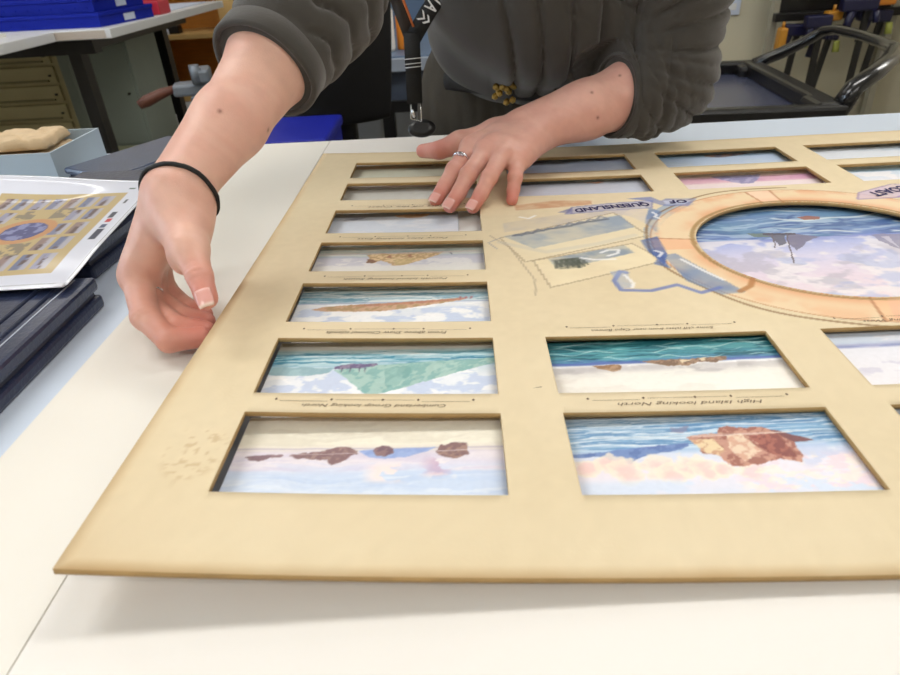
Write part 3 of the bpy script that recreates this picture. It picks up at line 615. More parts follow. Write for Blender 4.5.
# grey archival box with folded tan cloths
M_box = mat('grey_blue_boxboard', (166,180,190), .6, noise=.02, nscale=10)
bx = empty('archival_box', (-.637, .852, ZT-.003), .0, 'shallow grey-blue cardboard box holding folded tan cloths', 'box')
w_, l_, h_, tk = .262, .126, .040, .0025
MB().box(-w_/2, w_/2, -l_/2, l_/2, 0, tk).build('base', M_box, bx)
for a in ((-w_/2, w_/2, -l_/2, -l_/2+tk),(-w_/2, w_/2, l_/2-tk, l_/2),(-w_/2, -w_/2+tk, -l_/2+tk, l_/2-tk),(w_/2-tk, w_/2, -l_/2+tk, l_/2-tk)):
    MB().box(*a, tk if a[1]-a[0] > .1 else tk, h_).build('side_wall', M_box, bx)
M_cloth = mat('tan_cloth', (196,172,138), .9, noise=.08, nscale=60, bump=.4, bscale=500)
def cloth(label, cx, cy, z, w, l, rz, h, seed):
    gx, gy = np.meshgrid(np.linspace(-1,1,44), np.linspace(-1,1,34), indexing='ij')
    ed = np.clip(np.minimum(1-np.abs(gx), 1-np.abs(gy))/.10, 0, 1)**.4
    zz = h*(.35+.65*ed)+.006*(fbm(gx*2+seed, gy*2, seed)-.5)-.004*(1-np.abs(np.sin(gx*4+gy*2.5+seed+2*fbm(gx*2+9, gy*2+seed, seed))))**3
    wob = .05*(fbm(gx+5, gy+seed, seed+4)-.5)
    x = (gx+wob)*w/2; y = (gy+wob*2)*l/2
    V = np.concatenate([np.stack([x.ravel(), y.ravel(), zz.ravel()], 1), np.stack([x.ravel(), y.ravel(), 0*x.ravel()], 1)])
    Fc = grid_faces(44, 34); n = 44*34
    b = [i*34 for i in range(44)]+[43*34+j for j in range(1, 34)]+[i*34+33 for i in range(42, -1, -1)]+[j for j in range(32, 0, -1)]
    side = np.array([(b[k], b[(k+1) % len(b)], b[(k+1) % len(b)]+n, b[k]+n) for k in range(len(b))])
    o = mesh_np('folded_cloth', V, np.concatenate([Fc, Fc[:, ::-1]+n, side[:, ::-1]]), M_cloth)
    o.location = (cx, cy, z); o.rotation_euler = (0, 0, rz); tag(o, label, 'cloth', 'folded tan cloths in the grey box')
cloth('wide folded tan cloth covering the bottom of the grey box', -.640, .850, ZT+.0, .222, .100, 0.0, .031, 3)
cloth('folded tan cloth at the right end on top of the pile in the box', -.592, .858, ZT+.033, .115, .075, .12, .014, 5)
cloth('small pointed tan cloth on the near side of the pile in the box', -.655, .822, ZT+.033, .09, .05, -.35, .012, 9)

# ------------------------------------------------------------------ background left
M_lam = mat('white_laminate_far', (222,224,226), .35)
M_edge = mat('beige_edge_band', (196,184,172), .5)
def bgtable(label, x0, x1, y0, y1, legs):
    t = empty('side_table', ((x0+x1)/2, (y0+y1)/2, 0), 0, label, 'table', 'far white tables')
    ox, oy = (x0+x1)/2, (y0+y1)/2
    MB().box(x0-ox, x1-ox, y0-oy, y1-oy, .897, .93, .003).build('table_top', M_lam, t)
    MB().box(x0-ox+.02, x1-ox-.02, y0-oy-.002, y0-oy, .900, .926).build('edge_band', M_edge, t)
    MB().box(x0-ox+.1, x1-ox-.12, y0-oy+.08, y0-oy+.14, .84, .897).box(x1-ox-.25, x1-ox-.19, y0-oy+.1, y1-oy-.1, .84, .897).build('frame', M_black, t)
    for lx, ly in legs:
        MB().box(lx-ox-.025, lx-ox+.025, ly-oy-.03, ly-oy+.03, .42, .86).box(lx-ox-.019, lx-ox+.019, ly-oy-.022, ly-oy+.022, .03, .45).box(lx-ox-.035, lx-ox+.035, ly-oy-.12, ly-oy+.12, 0, .035).build('leg', M_black, t)
bgtable('far white table with black legs carrying the blue trays', -2.75, -1.270, 2.59, 3.95, [(-1.53,2.80),(-2.6,2.80),(-1.52,3.62),(-2.6,3.8)])
bgtable('nearer white table at the upper left, its corner against the tray table', -2.75, -1.475, 1.5, 2.582, [(-1.85,1.65),(-2.6,1.65),(-2.6,2.45)])
M_foam = mat('white_foam_board', (236,236,226), .6)
for k, (a, b, lab) in enumerate(((-1.60,2.50,'white foam board lying on the nearer far table, bottom of two'),(-1.70,2.49,'white foam board on top of the other one at the upper left edge'))):
    tag(MB().box(-2.3, a, 2.0, b, .93+.012*k, .942+.012*k).build('foam_board', M_foam), lab, 'board', 'foam boards')
M_blue = mat('blue_plastic', (2,30,158), .6, spec=.25)
M_lbl = mat('white_label', (206,216,236), .5)
def tray(label, x0, x1, y0, y1, z, h):
    t = empty('storage_tray', (x1, y0, z), -.11, label, 'tray', 'blue plastic trays on the far table')
    w, l = x1-x0, y1-y0
    b = MB().box(-w, 0, 0, .006, 0, h).box(-w, 0, l-.006, l, 0, h).box(-w, -w+.006, .006, l-.006, 0, h).box(-.006, 0, .006, l-.006, 0, h).box(-w+.006, -.006, .006, l-.006, 0, .005)
    b.box(-w-.006, .006, -.006, 0, h-.014, h, .002).box(0, .006, 0, l, h-.014, h, .002)
    for k in range(14): b.box(-w+.03+k*(w-.06)/13-.004, -w+.03+k*(w-.06)/13+.004, -.002, 0, .012, .018)
    b.build('tray_body', M_blue, t)
    MB().box(.0015, .003, l*.42, l*.62, .008, h-.018).build('card_label', M_lbl, t)
    return t
tray('blue plastic tray on the far table, lower of the stacked pair', -2.03, -1.335, 2.665, 3.06, .93, .050)
tray('blue plastic tray on the far table, upper of the stacked pair', -2.05, -1.352, 2.685, 3.04, .9805, .050)
M_red = mat('red_plastic', (206,52,72), .4)
rd = empty('red_container', (-1.36, 3.19, .93), 0, 'pinkish red plastic container standing behind the blue trays', 'container')
MB().box(-.11, .07, -.065, .065, 0, .055, .006).build('lid_top', M_red, rd); MB().box(-.10, .06, -.055, .055, .055, .062, .003).build('raised_panel', M_red, rd)
pp = MB().box(-1.60, -1.33, 3.35, 3.85, .93, .935).build('paper_sheet', M_lbl); tag(pp, 'pale sheet of paper on the far corner of the tray table', 'paper')

M_cream = mat('cream_enamel', (198,186,140), .45, noise=.03, nscale=6)
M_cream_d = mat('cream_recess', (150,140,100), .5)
M_green = mat('grey_green_enamel', (132,142,132), .5, noise=.05, nscale=5)
M_green2 = mat('pale_green_enamel', (168,172,140), .5, noise=.05, nscale=5)
dc = empty('plan_chest', (-2.23, 3.3, 0), 0, 'cream metal plan chest with shallow drawers beneath the far tables', 'cabinet')
MB().box(-.36, .315, .012, .7, 0, .84, .004).build('carcass', M_cream, dc)
for k in range(9):
    z0 = .045+k*.087
    d = MB().box(-.345, .285, -.006, .012, z0, z0+.074, .002).build('drawer', M_cream, dc)
    MB().box(-.30, .25, -.020, -.006, z0+.006, z0+.014).build('handle_rail', M_cream_d, d)
    MB().lathe([(.007,0),(.007,.008)], (.262,-.014,z0+.03), 8).build('lock', M_black, d)
gc = MB().box(-1.88, -1.76, 3.24, 3.62, 0, .83, .004).box(-1.87, -1.77, 3.232, 3.24, .03, .80).build('filing_cabinet', M_green); tag(gc, 'narrow grey-green steel cabinet between the plan chest and the black table leg', 'cabinet')
c2 = empty('steel_cabinet', (-1.59, 3.1, 0), 0, 'pale green steel cabinet just right of the black table leg', 'cabinet')
MB().box(-.165, .120, 0, .33, 0, .855, .004).build('carcass', M_green, c2); MB().box(-.155, .110, -.012, 0, .40, .83, .002).build('door', M_green, c2); MB().box(-.155, .110, -.012, 0, .03, .385, .002).build('door', M_green2, c2); MB().tube([(.08,-.012,.62),(.08,-.022,.62)], .006, 8).build('keyhole', M_black, c2)
M_wood = mat('orange_plywood', (196,128,44), .5, noise=.12, nscale=8, stretch=(1,1,12))
M_wood2 = mat('pale_shelf_edge', (206,170,110), .5)
sh = empty('wooden_bookcase', (-.95, 4.2, 0), 0, 'orange-brown wooden bookcase with open shelves behind the vice', 'bookcase')
MB().box(-1.0, -.96, 0, .4, 0, 1.5).build('side_panel', M_wood2, sh); MB().box(-.44, -.40, 0, .4, 0, 1.5).build('side_panel', M_wood2, sh); MB().box(-1.0, -.4, .38, .4, 0, 1.5).build('back_panel', M_wood, sh)
for z in (.375, .725, 1.1, 1.46): MB().box(-.96, -.44, 0, .38, z, z+.025).build('shelf', M_wood2, sh)
MB().box(-.96, -.44, -.01, .0, .02, .16).build('kick_board', M_black, sh)
MB().box(-.96, -.44, -.005, .0, .19, .37).build('plinth', M_lam, sh)
wj = MB().box(-1.44, -1.38, 4.1, 4.16, 0, 2.2).build('upright_post', M_wood2); tag(wj, 'pale wooden upright post at the right of the bookcase', 'post')
wj.location.x = .12
cp = empty('clamp', (-1.76, 4.3, .75), 0, 'small dark clamp with a white tag on the bookcase shelf', 'clamp')
MB().box(-.09, .09, -.05, .02, 0, .045, .006).tube([(-.08,-.02,.04),(-.03,-.03,.10),(.05,-.02,.09)], .015, 8).build('body', M_black, cp); MB().box(-.02, .03, -.06, -.05, -.03, .03).build('tag', M_lbl, cp)
# vice
M_cast = mat('grey_cast_iron', (116,124,134), .4, metal=.3, noise=.1, nscale=25)
vc = empty('bench_vice', (-.80, 2.15, 0), .25, 'grey cast-iron vice on a dark stand with a brown wooden handle', 'vice')
MB().box(-.05, .13, -.05, .06, .735, .765, .006).box(-.10, .12, -.035, .045, .765, .80, .008).box(-.02, .02, -.05, .055, .80, .84, .008).box(.05, .10, -.05, .055, .80, .845, .008).build('vice_body', M_cast, vc)
MB().tube([(-.02,-.04,.80),(-.02,-.04,.855)], .015, 10).tube([(-.035,-.04,.84),(.0,-.04,.84)], .006, 8).build('clamp_screw', M_cast, vc)
MB().tube([(-.09,-.02,.79),(-.13,-.03,.782),(-.18,-.04,.765),(-.205,-.045,.755)], [.010,.015,.018,.013], 10).build('handle', mat('worn_brown_wood', (92,52,38), .5, noise=.15, nscale=30), vc)
MB().tube([(.02,-.05,.72),(.02,-.06,.66)], .012, 8).box(0, .05, -.06, -.03, .69, .73, .004).build('bolt', M_chrome, vc)
MB().box(-.02, .06, -.02, .05, .03, .735).box(-.10, .11, -.12, .14, 0, .03).build('stand', M_black, vc)

# office chair
M_mesh = mat('black_upholstery', (10,10,12), .8, noise=.2, nscale=60)
ch = empty('office_chair', (-.325, 1.86, 0), .08, 'black high-backed office chair behind the table at the left', 'chair')
gx, gy = np.meshgrid(np.linspace(-1,1,25), np.linspace(0,1,25), indexing='ij')
hw = .165*(1-.22*(1-gy)**2)*(1-.35*np.clip(gy-.82,0,1)/.18*np.clip(gy-.82,0,1)/.18)
V = np.stack([(gx*hw).ravel(), (-.26+.05*gx**2-.04*np.sin(gy*3)).ravel(), (.77+gy*.52).ravel()], 1)
b = mesh_np('backrest', V, grid_faces(25, 25), M_mesh, ch); sd = b.modifiers.new('t', 'SOLIDIFY'); sd.thickness = .045; sd.offset = 0
sd = b.modifiers.new('s', 'SUBSURF'); sd.levels = 1; sd.render_levels = 1
MB().box(-.22, .22, -.20, .22, .45, .53, .03).build('seat', M_mesh, ch)
MB().box(-.05, .05, -.24, -.19, .50, .82, .01).build('back_post', M_black, ch)
for s in (-1, 1): MB().tube([(s*.20,.0,.50),(s*.245,.0,.55),(s*.245,.0,.70)], .014, 8).box(s*.245-.025, s*.245+.025, -.15, .10, .70, .725, .008).build('armrest', M_black, ch)
MB().tube([(0,0,.09),(0,0,.45)], .03, 12).build('gas_lift', M_chrome, ch)
for k in range(5):
    a = k*2*math.pi/5+.3; MB().tube([(0,0,.10),(.26*math.cos(a),.26*math.sin(a),.07)], .018, 8).build('base_arm', M_black, ch)
    MB().tube([(.26*math.cos(a)-.012,.26*math.sin(a),.03),(.26*math.cos(a)+.012,.26*math.sin(a),.03)], .028, 12).build('caster', M_black, ch)
# blue tub
tb = empty('waste_tub', (-.345, 1.36, 0), .0, 'bright blue plastic tub standing behind the table, beside the cuff of the left sleeve', 'tub')
M_blue2 = mat('royal_blue_plastic', (10,24,140), .5)
tbm = MB()
tbm.box(-.08, .08, -.10, -.095, 0, .815).box(-.08, .08, .095, .10, 0, .815).box(-.08, -.075, -.095, .095, 0, .815).box(.075, .08, -.095, .095, 0, .815).box(-.075, .075, -.095, .095, 0, .01).build('tub_body', M_blue2, tb)
MB().box(-.085, .085, -.11, .11, .80, .822, .006).build('lid', M_blue2, tb)

# slate-blue bench behind the lanyard
M_slate = mat('slate_blue_enamel', (84,104,130), .4, noise=.05, nscale=8)
M_slate2 = mat('dark_slate_enamel', (58,66,80), .45, noise=.1, nscale=10)
bn = empty('tool_bench', (-.1, 2.5, 0), 0, 'slate-blue metal bench with a black frame seen between the chair and the lanyard', 'bench')
MB().box(-.55, .55, -.30, .55, .815, .835, .004).build('bench_top', M_slate, bn); MB().box(-.55, .55, -.315, -.30, .79, .83, .003).build('light_edge', mat('light_grey_edge', (146,154,166), .4), bn)
MB().box(-.53, .53, -.29, -.26, .70, .80).build('apron', M_slate2, bn)
for z in (.0,): MB().box(-.55, .55, -.31, -.27, .665, .70).build('rail', M_black, bn)
for lx in (-.53, -.135, .53): MB().box(lx-.02, lx+.02, -.31, -.27, 0, .67).build('leg', M_black, bn)
for lx in (-.53, .53): MB().box(lx-.02, lx+.02, .49, .53, 0, .815).build('leg', M_black, bn)
MB().box(-.55, .55, .53, .55, .815, .98).build('upstand', M_slate, bn)
for a_, b_, lab in ((-.50,-.30,'narrow pale grey crate under the slate-blue bench, beside the chair'),(-.27,.25,'wide pale grey crate under the slate-blue bench, behind the lanyard clip')):
    MC = mat('pale_grey_plastic', (176,178,180), .5); cr_ = empty('storage_crate', ((a_+b_)/2, 2.78, 0), 0, lab, 'crate', 'grey crates under the bench'); hw_ = (b_-a_)/2
    MB().box(-hw_+.01, hw_-.01, -.14, .14, 0, .60, .01).build('crate_body', MC, cr_); MB().box(-hw_, hw_, -.15, .15, .60, .63, .008).build('lid', MC, cr_)
bt = empty('spray_bottle', (-.232, 2.33, .835), 0, 'white bottle with an orange side panel on the slate-blue bench', 'bottle')
MB().lathe([(.026,0),(.028,.01),(.028,.12),(.014,.15),(.012,.17)], (0,0,0), 20).build('bottle_body', mat('white_bottle_plastic', (230,228,222), .35), bt)
MB().lathe([(.015,.168),(.015,.195)], (0,0,0), 14).build('cap', M_lbl, bt)
ob = MB().lathe([(.018,0),(.02,.004),(.02,.10),(.010,.12)], (-.180, 2.36, .835), 16).build('orange_bottle', mat('orange_plastic', (232,140,40), .4)); tag(ob, 'small orange bottle right beside the white bottle on the bench', 'bottle')

# ------------------------------------------------------------------ utility cart, right
M_rub = mat('black_rubber_cart', (18,18,20), .32, noise=.2, nscale=60, bump=.15, bscale=400)
M_shelf = mat('blue_grey_shelf_liner', (62,66,86), .22, noise=.12, nscale=6, stretch=(1,6,1))
CR = -.08; ct = empty('utility_cart', (.515, 1.70, 0), CR, 'black plastic utility cart with a lipped top shelf and looped handle, right behind the table', 'cart')
hw, hl = .315, .305
MB().box(-hw, hw, -hl, hl, .74, .77, .008).build('top_shelf', M_rub, ct)
MB().box(-hw+.035, hw-.035, -hl+.035, hl-.035, .77, .7725).build('shelf_liner', M_shelf, ct)
MB().box(-hw, hw, -hl, -hl+.035, .77, .805, .008).box(-hw, hw, hl-.035, hl, .77, .805, .008).box(-hw, -hw+.035, -hl+.03, hl-.03, .77, .805, .008).box(hw-.045, hw, -hl+.03, hl-.03, .77, .808, .008).build('rim', M_rub, ct)
MB().box(-hw, hw, -hl, hl, .25, .30, .01).build('lower_shelf', M_rub, ct)
for sx in (-1, 1):
    for sy in (-1, 1):
        MB().box(sx*(hw-.04)-.03, sx*(hw-.04)+.03, sy*(hl-.04)-.03, sy*(hl-.04)+.03, .29, .745, .01).build('post', M_rub, ct)
        cs = MB().box(sx*(hw-.06)-.015, sx*(hw-.06)+.015, sy*(hl-.06)-.02, sy*(hl-.06)+.02, .08, .25).build('caster', M_black, ct)
        MB().tube([(sx*(hw-.06)-.016, sy*(hl-.06), .055),(sx*(hw-.06)+.016, sy*(hl-.06), .055)], .055, 16).build('wheel', M_rub, cs)
hp_ = [(.83,1.93,.80),(.865,1.925,.815),(.889,1.90,.832),(.940,1.88,.862),(.962,1.85,.886),(.971,1.80,.894),(.975,1.70,.892),(.985,1.62,.884),(.970,1.545,.880),(.925,1.48,.870),(.865,1.43,.852),(.822,1.41,.832),(.800,1.405,.79)]
hp_ = [((x-.515)*math.cos(CR)+(y-1.70)*math.sin(CR), -(x-.515)*math.sin(CR)+(y-1.70)*math.cos(CR), z) for x, y, z in hp_]
MB().tube(hp_, [.020,.020,.020,.018,.016,.015,.014,.015,.018,.020,.021,.022,.024], 14, flat=(1.0,.8)).build('handle', mat('glossy_black_handle', (22,22,24), .16, noise=.1, nscale=80, bump=.2, bscale=300, coat=.4), ct)
MB().box(.25, .305, -.30, -.20, .70, .81, .012).build('handle_socket', M_rub, ct); MB().box(.25, .305, .22, .30, .70, .80, .012).build('handle_socket', M_rub, ct)

# outlet on the partition
ol = empty('power_outlet', (1.17, 3.05, .875), 0, 'white double power outlet on the cream partition', 'outlet')
MB().box(-.035, .035, -.012, 0, -.065, .065, .003).build('plate', M_lbl, ol); MB().box(-.016, .016, -.016, -.012, -.045, -.02, .002).build('switch', M_lam, ol); MB().box(-.016, .016, -.016, -.012, .01, .045, .002).build('switch', M_lam, ol)
# clamp rack
rk = empty('tool_rack', (1.62, 2.86, 0), 0, 'black tool rack holding blue and yellow clamps by the partition', 'rack')
MB().box(-.36, .14, -.05, -.01, .80, .83, .003).box(-.36, .14, -.05, -.01, .905, .93, .003).build('rail', M_black, rk)
for lx in (-.35, .12): MB().box(lx-.012, lx+.012, -.02, .01, 0, 1.35).build('upright', mat('grey_upright', (150,146,130), .5), rk)
MB().box(-.36, .14, -.10, .12, .0, .08).build('base', M_black, rk); MB().box(-.34, .13, .0, .02, .80, 1.35).build('back_plate', M_black, rk)
M_cblue = mat('dark_blue_clamp', (12,14,52), .4); M_cyel = mat('yellow_clamp_grip', (180,124,36), .45); M_clime = mat('lime_trigger', (150,156,70), .5)
def clamp(label, x, z, lean, ycol, big=1.0, jaw=True, bar=.34, y=2.785):
    t = empty('bar_clamp', (x, y, z), 0, label, 'clamp', 'bar clamps on the black rack'); t.rotation_euler = (0, lean, 0)
    MB().box(-.011, .011, -.006, .006, -bar, .03).build('bar', M_black, t)
    MB().box(-.075*big, .03, -.022, .016, -.015, .028, .007).tube([(-.04*big,0,.0),(-.05*big,-.005,-.07*big)], [.018,.013], 8).build('jaw_body', M_cblue, t)
    MB().tube([(.022,-.024,-.015),(.028,-.028,-.055)], [.011,.013], 8).build('trigger', ycol, t)
clamp('blue clamp hanging at the left end of the rack next to the orange grip', 1.345, .765, .05, M_clime, .8)
clamp('blue clamp with a lime trigger hanging in the middle of the rack', 1.475, .745, .12, M_clime, 1.2, bar=.38)
clamp('blue clamp with a lime trigger hanging toward the right end of the rack', 1.66, .80, .08, M_clime, 1.3, bar=.30)
clamp('short blue clamp on the rack just right of the left-end clamp', 1.40, .80, .0, M_cblue, .9, bar=.30, y=2.72)
clamp('blue clamp on the upper rail of the rack between the two lime-trigger clamps', 1.56, .85, .0, M_cblue, 1.4, bar=.40, y=2.72)
def grip(label, x0, x1, z0, z1, m, y=2.745):
    o = MB().box(x0, x1, y, y+.045, z0, z1, .008).tube([((x0+x1)/2, y+.022, z1), ((x0+x1)/2, y+.022, z1+.02)], .006, 8).build('clamp_grip', m); tag(o, label, 'grip', 'coloured grips on the rack'); return o
grip('orange-yellow grip at the left end of the black rack', 1.262, 1.292, .70, .785, M_cyel)
grip('yellow grip lying along the top rail of the rack', 1.43, 1.49, .80, .835, M_cyel)
grip('wide orange-brown grip high on the rack at the right edge of the photo', 1.54, 1.68, .845, .90, mat('amber_plastic', (196,120,36), .35))
M_pan = mat('cream_locker', (200,192,166), .5, noise=.02, nscale=5)
lk = empty('metal_locker', (2.08, 2.60, 0), 0, 'cream metal locker at the right edge behind the cart', 'locker')
MB().box(-.27, .5, 0, .4, 0, 1.9, .004).build('carcass', M_pan, lk); MB().box(-.26, -.01, -.014, 0, .04, 1.86, .003).build('door', M_pan, lk); MB().box(.0, .49, -.014, 0, .04, 1.86, .003).build('door', M_pan, lk); MB().box(-.10, -.02, -.022, -.014, .78, .95, .003).build('notice', M_lbl, lk)
# ------------------------------------------------------------------ signed distance modelling
class Field:
    def __init__(s, lo, hi, h):
        s.lo = np.array(lo, float); s.h = h; s.n = np.ceil((np.array(hi)-s.lo)/h).astype(int)+1
        s.ax = [s.lo[k]+h*np.arange(s.n[k]) for k in range(3)]
        s.d = np.full(s.n, .5, np.float32)
    def sl(s, a, b, pad):
        lo = np.minimum(a, b)-pad; hi = np.maximum(a, b)+pad
        i0 = np.clip(np.floor((lo-s.lo)/s.h).astype(int), 0, s.n); i1 = np.clip(np.ceil((hi-s.lo)/s.h).astype(int)+1, 0, s.n)
        return tuple(slice(i0[k], i1[k]) for k in range(3))
    def xyz(s, q): return s.ax[0][q[0]][:, None, None], s.ax[1][q[1]][None, :, None], s.ax[2][q[2]][None, None, :]
    def put(s, q, dn, k, op='u'):
        a = s.d[q]
        if op == 'u':
            h = np.clip(.5+.5*(dn-a)/k, 0, 1); s.d[q] = dn+(a-dn)*h-k*h*(1-h)
        else:   # smooth subtraction of dn
            h = np.clip(.5-.5*(a+dn)/k, 0, 1); s.d[q] = a+(-dn-a)*h+k*h*(1-h)
    def cone(s, a, b, ra, rb, k=.006, flat=None, op='u'):
        a = np.array(a, float); b = np.array(b, float); q = s.sl(a, b, max(ra, rb)*1.6+k*1.5+.006)
        X, Y, Z = s.xyz(q)
        if 0 in s.d[q].shape: return
        ba = b-a; t = np.clip(((X-a[0])*ba[0]+(Y-a[1])*ba[1]+(Z-a[2])*ba[2])/max(ba@ba, 1e-12), 0, 1)
        px, py, pz = X-a[0]-t*ba[0], Y-a[1]-t*ba[1], Z-a[2]-t*ba[2]
        if flat is not None:
            n, f = np.array(flat[0], float), flat[1]; n = n/np.linalg.norm(n); c = px*n[0]+py*n[1]+pz*n[2]; g = 1/f-1
            px, py, pz = px+n[0]*c*g, py+n[1]*c*g, pz+n[2]*c*g
        r = ra+(rb-ra)*t; L = np.sqrt(px*px+py*py+pz*pz)
        dn = (L-r)*(1 if flat is None else .5+.5*flat[1])
        s.put(q, dn.astype(np.float32), k, op)
    def chain(s, P, R, k=.006, flat=None):
        for i in range(len(P)-1): s.cone(P[i], P[i+1], R[i], R[i+1], k, flat)
    def ell(s, c, r, k=.02, M=None, op='u'):
        c = np.array(c, float); r = np.array(r, float); q = s.sl(c, c, r.max()+k*1.5+.01); X, Y, Z = s.xyz(q)
        x, y, z = X-c[0], Y-c[1], Z-c[2]
        if M is not None: x, y, z = (M[0][0]*x+M[0][1]*y+M[0][2]*z, M[1][0]*x+M[1][1]*y+M[1][2]*z, M[2][0]*x+M[2][1]*y+M[2][2]*z)
        k0 = np.sqrt((x/r[0])**2+(y/r[1])**2+(z/r[2])**2); k1 = np.sqrt((x/r[0]**2)**2+(y/r[1]**2)**2+(z/r[2]**2)**2)
        s.put(q, (k0*(k0-1)/np.maximum(k1, 1e-6)).astype(np.float32), k, op)
    def disp(s, fn): # fn(X,Y,Z)->offset, applied near surface only
        m = np.abs(s.d) < .03; I = np.argwhere(m); X = s.ax[0][I[:, 0]]; Y = s.ax[1][I[:, 1]]; Z = s.ax[2][I[:, 2]]
        s.d[m] += fn(X, Y, Z).astype(np.float32)
    def mesh(s):
        d = s.d; neg = d < 0
        c = np.zeros(np.array(d.shape)-1, np.int8)
        for i in (0,1):
            for j in (0,1):
                for k in (0,1): c += neg[i:d.shape[0]-1+i, j:d.shape[1]-1+j, k:d.shape[2]-1+k]
        act = (c > 0) & (c < 8); I = np.argwhere(act); ids = np.full(act.shape, -1, np.int64); ids[act] = np.arange(len(I))
        cor = [(i, j, k) for i in (0,1) for j in (0,1) for k in (0,1)]
        val = {q: d[I[:, 0]+q[0], I[:, 1]+q[1], I[:, 2]+q[2]].astype(float) for q in cor}
        acc = np.zeros((len(I), 3)); cnt = np.zeros(len(I))
        for a in cor:
            for ax in range(3):
                if a[ax] == 0:
                    b = list(a); b[ax] = 1; b = tuple(b); va, vb = val[a], val[b]; m = (va < 0) != (vb < 0)
                    t = np.where(m, va/np.where(m, va-vb, 1), 0); p = np.tile(np.array(a, float), (len(I), 1)); p[:, ax] = t
                    acc[m] += p[m]; cnt[m] += 1
        V = (I+acc/np.maximum(cnt, 1)[:, None])*s.h+s.lo
        Fs = []
        for ax in range(3):
            o1, o2 = [(1,2),(2,0),(0,1)][ax]
            A = [slice(None)]*3; B = [slice(None)]*3; A[ax] = slice(0, d.shape[ax]-1); B[ax] = slice(1, d.shape[ax])
            na, nb = neg[tuple(A)], neg[tuple(B)]; E = np.argwhere(na != nb)
            ok = (E[:, o1] > 0) & (E[:, o2] > 0) & (E[:, o1] < d.shape[o1]-1) & (E[:, o2] < d.shape[o2]-1) ; E = E[ok]
            fl = na[E[:, 0], E[:, 1], E[:, 2]]
            def g(d1, d2):
                Q = E.copy(); Q[:, o1] -= d1; Q[:, o2] -= d2; return ids[Q[:, 0], Q[:, 1], Q[:, 2]]
            q = np.stack([g(1,1), g(0,1), g(0,0), g(1,0)], 1); q[~fl] = q[~fl][:, ::-1]; Fs.append(q)
        return V, np.concatenate(Fs)

def nv(*p): return np.array(p, float)
# ------- joints (metres). Person's left hand rests flat on the mount, right hand lifts its left edge
LW, LE, LS = nv(.0791,.7114,.956), nv(.2352,.770,.985), nv(.255,.86,1.30)
L_idx = [nv(.0105,.6704,.949), nv(-.0075,.634,.9385), nv(-.0180,.6175,.9270), nv(-.0266,.6046,.9180)]
L_mid = [nv(.0252,.6491,.951), nv(.0060,.611,.9395), nv(-.0035,.5985,.927), nv(-.0128,.5858,.9180)]
L_rin = [nv(.0406,.639,.949), nv(.0260,.604,.938), nv(.0172,.5912,.9265), nv(.009,.5801,.9180)]
L_pin = [nv(.0566,.6397,.943), nv(.0515,.613,.934), nv(.0492,.605,.9245), nv(.0472,.5969,.9170)]
L_thu = [nv(.0400,.722,.948), nv(-.001,.7153,.943), nv(-.0243,.712,.937), nv(-.043,.727,.933)]
RW, RE, RS = nv(-.1922,.42,.9988), nv(-.1103,.600,1.1015), nv(-.075,.83,1.32)
R_idx = [nv(-.2345,.410,.9407), nv(-.220,.379,.9255), nv(-.199,.361,.9160), nv(-.181,.368,.9135)]
R_mid = [nv(-.2365,.425,.9407), nv(-.2254,.400,.9204), nv(-.1990,.376,.9175), nv(-.1810,.377,.9130)]
R_rin = [nv(-.2370,.440,.9387), nv(-.2275,.415,.9189), nv(-.2032,.395,.9155), nv(-.1850,.390,.9130)]
R_pin = [nv(-.2376,.452,.9397), nv(-.2279,.432,.9194), nv(-.2086,.415,.9132), nv(-.1900,.402,.9126)]
R_thu = [nv(-.190,.408,.984), nv(-.1760,.377,.9745), nv(-.1655,.358,.9635), nv(-.1600,.347,.9535)]

def hand(f, W, fingers, radii, thumb, tr, palm_r, wf, k=.006):
    nrm = None
    for c, (P, r) in enumerate(zip(fingers, radii)):
        a = W+(P[0]-W)*.12+(P[0]-fingers[1][0])*.35
        f.cone(a, P[0], palm_r[0], palm_r[1], .009)
    # web between knuckles
    for P, Q in zip(fingers, fingers[1:]): f.cone(P[0]*.85+W*.15, Q[0]*.85+W*.15, palm_r[1]*.95, palm_r[1]*.95, .006)
    g = Field(f.lo, f.lo+f.h*(f.n-1), f.h)
    g.d = np.full(f.n, .5, np.float32)
    for P, r in zip(fingers, radii):
        h = Field.__new__(Field); h.lo, h.h, h.n, h.ax = f.lo, f.h, f.n, f.ax
        h.d = np.full(f.n, .5, np.float32)
        h.chain(P, r, .0022)
        h.cone(P[1], P[1]+(P[2]-P[1])*.05, r[1]*1.05, r[1]*1.05, .002)
        g.d = np.minimum(g.d, h.d)
    a, b = f.d, g.d; kk = .0055; hh = np.clip(.5+.5*(b-a)/kk, 0, 1); f.d = b+(a-b)*hh-kk*hh*(1-hh)
    f.chain([W+(thumb[0]-W)*.1]+thumb[:2], [tr[0], tr[0], tr[1]], .012)
    h = Field.__new__(Field); h.lo, h.h, h.n, h.ax = f.lo, f.h, f.n, f.ax; h.d = np.full(f.n, .5, np.float32)
    h.chain(thumb[1:], tr[1:], .003)
    a, b = f.d, h.d; hh = np.clip(.5+.5*(b-a)/kk, 0, 1); f.d = b+(a-b)*hh-kk*hh*(1-hh)

